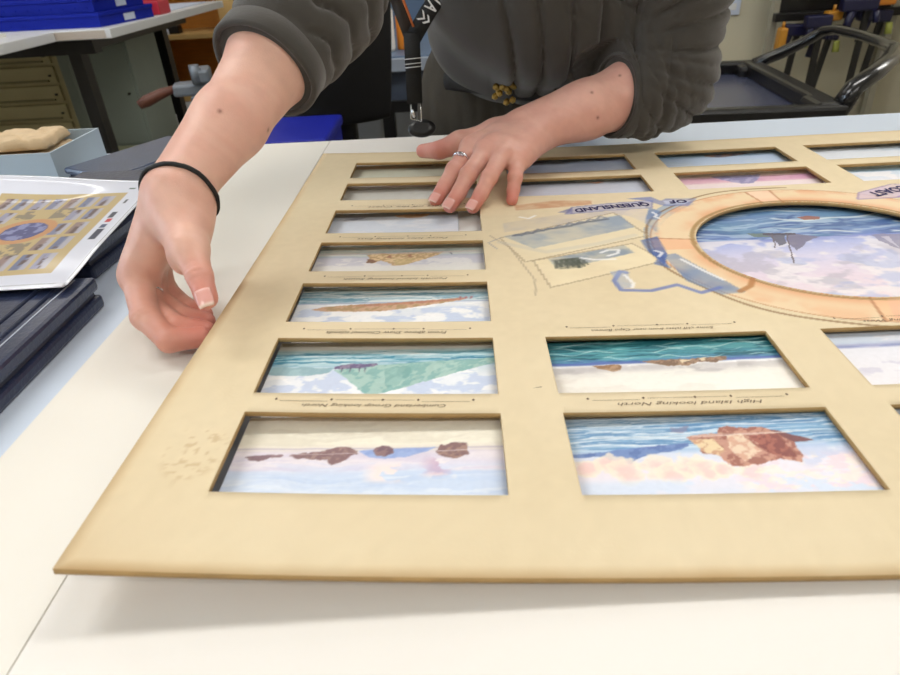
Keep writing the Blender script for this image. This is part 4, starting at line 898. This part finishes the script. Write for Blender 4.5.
def creases(f, joints):
    def fn(X, Y, Z):
        o = np.zeros_like(X)
        for c, ax, w, amp, rad in joints:
            ax = ax/np.linalg.norm(ax); dx, dy, dz = X-c[0], Y-c[1], Z-c[2]; t = dx*ax[0]+dy*ax[1]+dz*ax[2]; L = np.sqrt(dx*dx+dy*dy+dz*dz)
            m = np.clip(1-L/rad, 0, 1)**.5
            o += amp*m*(np.cos(t/w*2*math.pi)*np.exp(-(t/(1.8*w))**2))
        return o
    f.disp(fn)

# person's left hand + forearm (right in the photograph)
fL = Field((-.065,.555,.898), (.300,.84,1.045), .0014)
fL.chain([LW+nv(-.010,-.004,0), LW+(LE-LW)*.35, LW+(LE-LW)*.75, LE], [.0225,.0290,.0370,.040], .010)
fL.cone(LW+nv(.004,-.016,-.001), LW+(LE-LW)*.4+nv(0,-.003,0), .0175,.027, .010)
fL.cone(LW+nv(-.006,.014,.001), LW+(LE-LW)*.4, .0180,.028, .010)
fing = [L_idx, L_mid, L_rin, L_pin]; rads = [[.0095,.0082,.0073,.0066],[.0097,.0083,.0074,.0067],[.0094,.0079,.0071,.0064],[.0085,.0070,.0063,.0057]]
hand(fL, LW, fing, rads, L_thu, [.0150,.0125,.0098,.0078], [.0165,.0125], None)
fL.cone(L_thu[0], L_idx[0]*.55+LW*.45, .012, .012, .012)
cr = []
for P in fing: cr.append((P[1]+nv(0,-.004,.006), P[2]-P[0], .0034, .00035, .009)); cr.append((P[2]+nv(0,-.004,.005), P[3]-P[1], .003, .00025, .007))
creases(fL, cr)
# knuckle tendons
# person's right hand + forearm (left in the photograph)
fR = Field((-.262,.330,.898), (-.03,.66,1.16), .0014)
fR.chain([RW, RW+(RE-RW)*.30+nv(.003,0,.0), RW+(RE-RW)*.62+nv(.0,0,.0), RE], [.0185,.0240,.0320,.0385], .010)
fR.cone(RW+nv(.007,-.006,.002), RW+(RE-RW)*.3, .0125, .021, .010); fR.cone(RW+nv(-.009,.006,-.002), RW+(RE-RW)*.3, .0140, .021, .010)
fing2 = [R_idx, R_mid, R_rin, R_pin]; rads2 = [[.0105,.0092,.0082,.0072],[.0105,.0090,.0080,.0070],[.0100,.0086,.0076,.0068],[.0090,.0074,.0066,.0060]]
hand(fR, RW, fing2, rads2, R_thu, [.0160,.0118,.0079,.0070], [.0150,.0115], None)
fR.cone(RW+nv(.006,-.002,-.012), R_thu[1]+nv(-.006,.006,-.010), .0150, .0110, .010)
fR.cone(RW+nv(-.012,.004,-.006), R_idx[0]+nv(.003,.002,.004), .0130, .0105, .010)
cr = [(R_thu[2]+nv(0,-.006,.006), R_thu[3]-R_thu[1], .0036, .00055, .011), (R_idx[1]+nv(0,-.006,.004), R_idx[2]-R_idx[0], .0036, .0004, .010)]
creases(fR, cr)

# head, neck, torso under the clothes, coarse
fT = Field((-.16,.58,.80), (.36,1.22,1.72), .006)
HC = nv(.085,.735,1.56)
fT.cone((.09,1.07,.93),(.09,.93,1.25),.115,.135,.05,((0,1,0),.75)); fT.cone((-.055,.84,1.31),(.235,.86,1.30),.055,.055,.04)
fT.cone((.09,.86,1.34),(.087,.79,1.46),.058,.052,.03)
ca, sa = math.cos(.55), math.sin(.55)
fT.ell(HC, (.075,.095,.112), .02, [[1,0,0],[0,ca,-sa],[0,sa,ca]])
fT.ell(HC+nv(0,-.035,-.055), (.055,.055,.06), .03)
fT.cone(HC+nv(0,-.088,.0), HC+nv(0,-.112,-.032), .009, .014, .012)     # nose
fT.cone(HC+nv(-.022,-.085,-.066), HC+nv(.022,-.085,-.066), .008, .008, .008)   # lips
for s in (-1, 1):
    fT.ell(HC+nv(s*.032,-.095,.006), (.017,.010,.010), .006, None, 's')
    fT.ell(HC+nv(s*.078,.012,-.012), (.009,.018,.030), .006)
parts = [fL.mesh(), fR.mesh(), fT.mesh()]
# upper arms hidden inside the sleeves join forearms and torso
fU = Field((-.16,.56,.93), (.36,.95,1.40), .006)
fU.cone(RE, RS, .038, .042, .01); fU.cone(LE, LS, .038, .044, .01); parts.append(fU.mesh())
V = []; Fc = []; n0 = 0
for v_, f_ in parts: V.append(v_); Fc.append(f_+n0); n0 += len(v_)
V = np.concatenate(V); Fc = np.concatenate(Fc)
base = np.zeros((len(V), 3))+np.array([222,176,158.])
def near_c(pts, rad):
    m = np.zeros(len(V))
    for p in pts: m = np.maximum(m, np.exp(-((V-p)**2).sum(1)/rad**2))
    return m
isL = (V[:, 0] > -.07) & (V[:, 1] > .55)
base = mixc(base, isL*.5, (214,156,142))
nn = fbm(V[:, 0]*60+V[:, 2]*40, V[:, 1]*60+V[:, 2]*30, 5, 3); base = mixc(base, .35*smst(.4,.7,nn), (208,150,134)); base = mixc(base, .18*smst(.5,.3,nn), (236,196,178))
tips = [P[3] for P in fing+fing2]+[L_thu[3], L_thu[2], R_thu[3]]; base = mixc(base, .60*near_c(tips, .016), (196,100,88))
base = mixc(base, .40*near_c([P[1] for P in fing]+[P[0] for P in fing]+[R_idx[1], R_thu[2]], .009), (196,112,96))
base = mixc(base, .40*near_c([R_mid[1], R_mid[2], R_idx[2], R_rin[1]], .02), (196,112,92))
for p in [nv(-.118,.50,1.085), nv(-.163,.452,1.040), nv(-.125,.47,1.02), nv(.14,.70,1.0), nv(.17,.72,1.013), nv(.15,.69,.965), nv(.188,.715,1.01)]:
    dd = np.sqrt(((V-p)**2).sum(1)); j = np.argmin(dd); base = mixc(base, .8*np.exp(-((V-V[j])**2).sum(1)/.0014**2), (110,62,50))
M_skin = mat('skin', (212,158,134), .46, attr=True, sss=.18, bump=.10, bscale=900, noise=.03, nscale=120)
person = empty('person', (.09, 1.08, 0), 0, 'person in dark khaki top, one hand flat on the mount, the other lifting its edge', 'person')
PO = np.array([.09,1.08,0])
body = mesh_np('body', V-PO, Fc, M_skin, person, True, base)

def nail(P, Q, nrm, w, l, r, m, white=.10, off=0.0):
    """curved nail plate on the back of the tip: Q tip centre, P previous joint"""
    d = (Q-P)/np.linalg.norm(Q-P); n = nrm-d*(nrm@d); n /= np.linalg.norm(n); s_ = np.cross(d, n)
    c = Q+d*(r*.25+off); gu, gv = np.meshgrid(np.linspace(-1,1,9), np.linspace(-1,1,9), indexing='ij')
    uu = gu*(1-.25*np.clip(gv,0,1)**3-.1*np.clip(-gv,0,1)**3); a = uu*.85
    pt = c+d*(gv[..., None]*l/2)+s_*(np.sin(a)*w/2/math.sin(.85))[..., None]+n*(r*1.02+.0004-(1-np.cos(a))*w*.45-.0009*np.clip(gv,0,1)**2)[..., None]
    col = np.zeros(gu.shape+(3,))+np.array([226,166,156.]); col = mixc(col, smst(1-2*white-.1, 1-2*white+.1, gv), (236,206,192)); col = mixc(col, .3*smst(-.6,-.9,gv), (240,210,200))
    o = mesh_np('fingernail', pt.reshape(-1, 3)-PO, grid_faces(9, 9), m, person, True, col.reshape(-1, 3)); o.parent = body
    sd = o.modifiers.new('t', 'SOLIDIFY'); sd.thickness = .0007; sd.offset = 0
M_nail = mat('fingernail', (226,170,160), .22, attr=True, coat=.3)
upf = nv(-.1,-.55,.8)
nail(L_idx[2], L_idx[3], upf, .0098, .0105, .0066, M_nail); nail(L_mid[2], L_mid[3], upf, .0102, .0110, .0067, M_nail); nail(L_rin[2], L_rin[3], upf, .0096, .0105, .0064, M_nail)
nail(R_thu[2], R_thu[3], nv(.15,-.75,.55), .0100, .0118, .0070, M_nail, .20, .001)

# rings, bracelet
def ring_mesh(name, c, ax, r, t, m, par, n=28, flat=1.0):
    ax = np.array(ax)/np.linalg.norm(ax); a = np.cross(ax, [0,0,1.]); a /= np.linalg.norm(a); b = np.cross(ax, a)
    V = []; 
    for i in range(n):
        th = 2*math.pi*i/n; d = a*math.cos(th)*flat+b*math.sin(th)
        for j in range(8):
            ph = 2*math.pi*j/8; V.append(c+d*(r+t*math.cos(ph))+ax*t*1.3*math.sin(ph))
    Fq = [(i*8+j, i*8+(j+1)%8, ((i+1)%n)*8+(j+1)%8, ((i+1)%n)*8+j) for i in range(n) for j in range(8)]
    return mesh_np(name, np.array(V)-PO, np.array(Fq), m, par)
M_silver = mat('silver', (220,220,224), .14, metal=1.0)
rc = L_idx[0]*.40+L_idx[1]*.60; rax = L_idx[1]-L_idx[0]
rg = ring_mesh('ring', rc, rax, .0092, .0010, M_silver, person); tag(rg, 'silver ring with a cluster of stones on the index finger')
n_ = nv(-.1,-.6,.8); n_ /= np.linalg.norm(n_); sd_ = np.cross(rax/np.linalg.norm(rax), n_)
gm = MB()
for k in (-1, 0, 1):
    p = rc+n_*.0102+sd_*k*.0034-PO; bmesh.ops.create_icosphere(gm.bm, subdivisions=1, radius=.0021 if k == 0 else .0017, matrix=Matrix.Translation(p))
gm.build('gemstones', mat('clear_stone', (230,235,245), .03, coat=1, metal=.6), rg)
r2 = ring_mesh('ring', R_mid[0]*.35+R_mid[1]*.65+nv(.0,-.001,0), R_mid[1]-R_mid[0], .0098, .0008, M_silver, person); tag(r2, 'thin silver ring on the gripping hand')
def wrap_radius(f, c, d, r0=.010, r1=.060):
    rs = np.linspace(r0, r1, 90); P = c+d*rs[:, None]; I = np.clip(np.round((P-f.lo)/f.h).astype(int), 0, f.n-1); v = f.d[I[:, 0], I[:, 1], I[:, 2]]; k = np.argmax(v > 0); return rs[k]
bc = RW+(RE-RW)*.005; ax = (RE-RW)/np.linalg.norm(RE-RW)+nv(-.22,.10,-.05); ax /= np.linalg.norm(ax); a_ = np.cross(ax, [0,0,1.]); a_ /= np.linalg.norm(a_); b_ = np.cross(ax, a_)
rad_ = np.array([wrap_radius(fR, bc, a_*math.cos(t)+b_*math.sin(t)) for t in np.linspace(0, 2*math.pi, 64, endpoint=False)]); rad_ = (np.roll(rad_,1)+rad_+np.roll(rad_,-1)+np.roll(rad_,2)+np.roll(rad_,-2))/5
V_ = []
for i, r_ in enumerate(rad_):
    t = 2*math.pi*i/64; d = a_*math.cos(t)+b_*math.sin(t)
    for j in range(8): V_.append(bc+d*(r_+.0007+.0014*math.cos(j*math.pi/4))+ax*.0017*math.sin(j*math.pi/4))
mesh_np('hair_tie', np.array(V_)-PO, np.array([(i*8+j, i*8+(j+1)%8, ((i+1)%64)*8+(j+1)%8, ((i+1)%64)*8+j) for i in range(64) for j in range(8)]), mat('black_elastic', (12,12,14), .7, bump=.3, bscale=900), person)

# hair (out of the frame, head bowed towards the table)
fH = Field((-.03,.62,1.40), (.20,.87,1.72), .005)
fH.ell(HC+nv(0,.012,.018), (.085,.100,.112), .02, [[1,0,0],[0,ca,-sa],[0,sa,ca]]); fH.ell(HC+nv(0,-.085,-.045), (.066,.055,.075), .015, None, 's'); fH.cone(HC+nv(0,.10,.03), HC+nv(0,.115,-.03), .035, .03, .02)
fH.disp(lambda X, Y, Z: .0012*np.sin(X*500+Z*60))
v_, f_ = fH.mesh(); mesh_np('hair', v_-PO, f_, mat('brown_hair', (70,48,34), .5, noise=.2, nscale=90, stretch=(6,1,1)), person)
ey = MB()
for s in (-1, 1): bmesh.ops.create_uvsphere(ey.bm, u_segments=12, v_segments=8, radius=.0105, matrix=Matrix.Translation(HC+nv(s*.031,-.080,.004)-PO))
ey.build('eyes', mat('eye', (214,206,198), .2), body)
iy = MB()
for s in (-1, 1): bmesh.ops.create_uvsphere(iy.bm, u_segments=12, v_segments=8, radius=.0056, matrix=Matrix.Translation(HC+nv(s*.031,-.0862,.0010)-PO))
iy.build('irises', mat('brown_iris', (60,42,30), .15), body)
for s in (-1, 1): MB().tube([HC+nv(s*.016,-.098,.024)-PO, HC+nv(s*.032,-.098,.030)-PO, HC+nv(s*.048,-.090,.025)-PO], [.0022,.003,.0018], 8).build('eyebrow', mat('eyebrow_hair', (74,52,38), .8), body)
MB().tube([HC+nv(-.020,-.094,-.066)-PO, HC+nv(0,-.0965,-.064)-PO, HC+nv(.020,-.094,-.066)-PO], [.002,.005,.002], 8, flat=(.8,1)).build('lips', mat('lips', (188,108,100), .4), body)

# ------- blouse: torso and pushed-up sleeves
fB = Field((-.215,.450,.900), (.345,1.20,1.43), .0027)
RC = nv(-.1515,.508,1.0600)         # cuff centre, person's right sleeve
RC = RW+(RE-RW)*.56
fB.chain([RC, RW+(RE-RW)*.80, RE, RE+(RS-RE)*.3, RS], [.0395,.0430,.0500,.056,.068], .015)
LC = LW+(LE-LW)*.60
fB.chain([LC+nv(.0,.0,.004), LW+(LE-LW)*.82, LE+nv(-.004,.004,.004), LE+(LS-LE)*.3, LE+(LS-LE)*.6, LS], [.0430,.0490,.0560,.0600,.062,.070], .015)
fB.ell((.093,.960,1.035), (.132,.090,.105), .03); fB.ell((.100,.885,1.095), (.140,.115,.110), .04); fB.ell((.120,.86,1.06), (.105,.10,.085), .04)
fB.ell((.09,.93,1.24), (.17,.13,.17), .05); fB.cone(RS, LS, .075, .075, .04)
def folds(X, Y, Z):
    o = np.zeros_like(X); P = np.stack([X, Y, Z], 1)
    crease = lambda ph, w=2.4: (1-np.abs(np.sin(ph)))**w
    def arm(A, B, lam, amp, lo, hi, sd, spiral, tone=.4):
        ax = B-A; L = np.linalg.norm(ax); ax = ax/L; v = P-A; s_ = v@ax; r = v-s_[:, None]*ax; d = np.linalg.norm(r, axis=1)
        e1 = np.cross(ax, [0,0,1.]); e1 /= np.linalg.norm(e1); e2 = np.cross(ax, e1); th = np.arctan2(r@e2, r@e1)
        w_ = tone*fbm(np.cos(th)*1.6+7+s_*6, np.sin(th)*1.6+sd, sd, 2)
        m = smst(lo-.012, lo+.012, s_)*smst(hi+.03, hi-.03, s_)*smst(.105,.085,d)*(.35+1.1*fbm(np.cos(th)*1.4+3, np.sin(th)*1.4+s_*8, sd+3, 2))
        return amp*(crease(math.pi*(s_/lam+spiral*np.sin(th+sd)+2*w_))-.22)*m
    LrA = np.linalg.norm(RE-RW); LlA = np.linalg.norm(LE-LW)
    o += arm(RW, RE, .027, .0075, LrA*.66, LrA*1.1, 3, .45, .5)
    o += arm(RE, RS, .036, .0080, .0, .34, 5, .6, .6)
    o += arm(LW, LE, .015, .0040, LlA*.68, LlA*.90, 9, .3, .3)
    pv = nv(.150,.74,1.030); rx, rz = X-pv[0], Z-pv[2]; rr_ = np.hypot(rx, rz); an = np.arctan2(rz, rx)
    ph = an*12+1.6*fbm(an*1.6+4, rr_*5, 41, 2)
    mk_ = smst(.035,.085,rr_)*smst(.20,.155,rr_)*smst(.15,.20,X)*smst(.98,.93,Y)
    o += (.0050*(crease(ph)-.22)+.0032*(crease(an*25+3*fbm(an*2, rr_*6, 44, 2), 2)-.25)*smst(.3,.6,fbm(an*2.2, rr_*9+5, 43, 2)))*mk_
    o += arm(LE, LS, .038, .0070, .09, .34, 12, .9, .6)
    tm = smst(-.04,.02,X)*smst(.25,.20,X)*smst(1.2,1.1,Z)
    ph = (X-.02+(Z-.95)*(.10-(X-.10)*1.6))/.030*math.pi/1.0+1.8*fbm(X*5, Z*4, 21, 2)
    o += .0075*(crease(ph, 3)-.15)*tm*smst(.38,.62,fbm(X*9+3, Z*5, 23, 2))
    o += .0060*(crease(math.pi*((Z-.95)*.8+(X-.1)*.55)/.036+1.5*fbm(X*6, Z*6, 27, 2), 3)-.15)*tm*smst(.45,.65,fbm(X*7+9, Z*7, 25, 2))
    return o
fB.disp(folds)
# cut the cuffs flat and add a stitched hem
def cut(f, c, n, rad):
    q = f.sl(c, c, rad); X, Y, Z = f.xyz(q); n = n/np.linalg.norm(n)
    f.d[q] = np.maximum(f.d[q], np.where((X-c[0])**2+(Y-c[1])**2+(Z-c[2])**2 < rad**2, ((X-c[0])*n[0]+(Y-c[1])*n[1]+(Z-c[2])*n[2]), -1).astype(np.float32))
cut(fB, RC+(RE-RW)*.0, -(RE-RW), .075); cut(fB, LC, -(LE-LW)+nv(0,.0,.05), .062)
v_, f_ = fB.mesh()
M_blouse = mat('dark_khaki_jersey', (56,52,47), .85, noise=.06, nscale=60, bump=.25, bscale=1400, sheen=.25)
bl = mesh_np('blouse', v_-PO, f_, M_blouse, person); print('blouse verts', len(v_))
def hem(c, ax, r, name):
    ax = ax/np.linalg.norm(ax); a = np.cross(ax, [0,0,1.]); a /= np.linalg.norm(a); b = np.cross(ax, a); V = []; n = 72; prof = [(-.000,.000),(.0015,-.0022),(.0042,-.0022),(.0052,0),(.0050,.016),(.0022,.0175),(.0,.016)]
    for i in range(n):
        th = 2*math.pi*i/n; d = a*math.cos(th)+b*math.sin(th); rr = r*(1+.012*math.sin(5*th)+.01*math.sin(3*th+1))
        for pr_, pa in prof: V.append(c+d*(rr-.004+pr_)+ax*pa)
    k = len(prof); Fq = [(i*k+j, ((i+1)%n)*k+j, ((i+1)%n)*k+(j+1)%k, i*k+(j+1)%k) for i in range(n) for j in range(k)]
    o = mesh_np(name, np.array(V)-PO, np.array(Fq), M_blouse, bl)
hem(RC, RE-RW, .0412, 'cuff'); hem(LC+nv(0,0,.004), (LE-LW)-nv(0,.0,.05), .0440, 'cuff')

# trousers
fP = Field((-.12,.915,.02), (.30,1.24,1.06), .005)
fP.ell((.09,1.065,.955), (.140,.115,.10), .03); fP.ell((.10,1.03,.90), (.135,.10,.10), .03)
for s in (-1, 1): fP.chain([nv(.09+s*.072,1.06,.90), nv(.09+s*.085,1.08,.48), nv(.09+s*.09,1.10,.07)], [.085,.062,.055], .02)
fP.disp(lambda X, Y, Z: -.0035*(np.abs(np.sin(math.pi*(X/.022+1.8*fbm(X*9, Z*7, 31, 3)+(Z-.95)*6*np.sign(X-.09)*.5)))**.7-.5)*smst(1.03,.99,Z))
v_, f_ = fP.mesh(); mesh_np('trousers', v_-PO, f_, mat('dark_brown_twill', (56,50,40), .85, noise=.06, nscale=60, bump=.2, bscale=1200), person)
fS = Field((-.10,.86,-.002), (.28,1.19,.10), .005)
for s in (-1, 1): fS.cone((.09+s*.09,1.12,.045),(.09+s*.11,.93,.03),.045,.035,.02,((0,0,1),.75))
v_, f_ = fS.mesh(); mesh_np('shoes', v_-PO, f_, M_black, person)
# belt sash with gilt clasp
sash = MB(); pts = []
for k in range(5, 21):
    a = math.pi*1.0+math.pi*k/24; pts.append((.093+.140*math.cos(a)-PO[0], 1.035+.125*math.sin(a)-PO[1], .955+.012*math.sin(k*.26)))
sash.tube(pts, .012, 8, flat=(.35, 1)); sb = sash.build('belt', mat('black_belt', (14,12,12), .6), person)
ck = MB(); rnd = random.Random(3)
for k in range(22): bmesh.ops.create_icosphere(ck.bm, subdivisions=1, radius=.0048, matrix=Matrix.Translation((.060+.013*rnd.uniform(-1,1)-PO[0], .878+.004*rnd.uniform(-1,1)-PO[1], .966+.018*rnd.uniform(-1,1))))
ck.build('clasp', mat('gilt_metal', (190,160,90), .3, metal=.8), sb)

# lanyard
M_strap = mat('black_webbing', (12,12,13), .7, bump=.3, bscale=700)
M_print = mat('white_print', (226,226,226), .6)
ly = empty('lanyard', (0,0,0), 0); ly.parent = person; ly.location = (-PO[0],-PO[1],0)
def ribbon(pts, w, m, name, par, side, t=.0016):
    V = []; pts = [np.array(p, float) for p in pts]; side = np.array(side, float)
    for i, p in enumerate(pts):
        d = pts[min(i+1, len(pts)-1)]-pts[max(i-1, 0)]; d /= np.linalg.norm(d); s_ = side-d*(side@d); s_ /= np.linalg.norm(s_); n = np.cross(d, s_)
        for a, b in ((-1,-1),(1,-1),(1,1),(-1,1)): V.append(p+s_*w/2*a+n*t/2*b)
    Fq = [(i*4+j, i*4+(j+1)%4, (i+1)*4+(j+1)%4, (i+1)*4+j) for i in range(len(pts)-1) for j in range(4)]+[(3,2,1,0), tuple(len(pts)*4-4+j for j in range(4))]
    return mesh_np(name, np.array(V), np.array(Fq), m, par, smooth=False)
YL = .832
kn = nv(-.0525, YL, 1.040)
top = nv(-.012, YL-.006, 1.088); dirs = (top-kn)
rb_pts = [kn+nv(0,0,-.004), kn+dirs*.5, top, nv(.015,.79,1.20), nv(.035,.775,1.36), nv(.06,.80,1.43)]
ribbon(rb_pts, .019, M_strap, 'strap', ly, (.8,-.1,-.6))
ribbon([kn+nv(-.001,.003,-.004), kn+nv(-.012,.004,.03), kn+nv(-.022,.006,.062), nv(-.03,.80,1.20), nv(.03,.79,1.36), nv(.055,.81,1.43)], .016, mat('brown_webbing', (44,34,28), .7), 'strap', ly, (.9,-.3,.2))
ribbon([kn+nv(.003,-.001,.010), kn+nv(-.006,.001,.036), kn+nv(-.014,.002,.060)], .0025, mat('orange_edge', (206,110,50), .6), 'edge_stripe', ly, (.9,-.3,.2))
ribbon([kn+nv(0,-.001,.004), kn+nv(-.001,-.001,-.03), kn+nv(-.0025,0,-.076)], .019, M_strap, 'strap', ly, (1,0,0), .004)
for z in (.030, .0245, .034): ribbon([kn+nv(-.0105,-.0036,-z), kn+nv(.0095,-.0036,-z+.001)], .0008, M_print, 'stitching', ly, (0,0,1), .0006)
MB().tube([kn+nv(-.0075,-.001,-.076), kn+nv(-.0085,-.001,-.094), kn+nv(.004,-.001,-.098), kn+nv(.005,-.001,-.076)], .0012, 8).tube([kn+nv(-.006,-.002,-.082), kn+nv(-.004,-.002,-.094)], .0022, 8).build('clip', M_chrome, ly)
rl = MB().lathe([(.008,-.004),(.0155,-.003),(.0165,0),(.0155,.003),(.008,.004)], (0,0,0), 24).build('badge_reel', M_black, ly); rl.location = kn+nv(.004,0,-.107); rl.rotation_euler = (math.pi/2-.5, 0, 0); rl.scale = (1.1,.7,1)
# white marks printed on the strap
dd = dirs/np.linalg.norm(dirs); sd3 = nv(.8,-.1,-.6); sd3 = sd3-dd*(sd3@dd); sd3 /= np.linalg.norm(sd3); nn3 = np.cross(dd, sd3)
if nn3[1] > 0: nn3 = -nn3
def mark(P2, name='printed_mark'):
    bm = bmesh.new()
    for poly_ in P2:
        vs = [bm.verts.new(kn+dd*(a*.019)+sd3*(b*.019)+nn3*.0012) for a, b in poly_]; bm.faces.new(vs)
    me = bpy.data.meshes.new(name); bm.to_mesh(me); bm.free(); return mesh_obj(name, me, M_print, ly)
mark([[(1.0,-.36),(1.0,-.22),(1.30,.10),(1.30,-.04)],[(1.30,.10),(1.30,-.04),(1.62,-.36),(1.62,-.22)],[(1.05,.05),(1.05,.19),(1.35,.42),(1.35,.28)],[(1.35,.42),(1.35,.28),(1.60,.05),(1.60,.19)]])
mark([[(1.82,-.38),(1.92,-.38),(2.12,.38),(2.02,.38)],[(2.12,.38),(2.02,.38),(2.22,-.38),(2.32,-.38)],[(1.98,-.08),(2.18,-.08),(2.16,.04),(2.0,.04)]])
mark([[(2.50,-.38),(2.60,-.38),(2.60,.38),(2.50,.38)],[(2.80,-.38),(2.92,-.38),(3.1,.38),(2.98,.38)]])
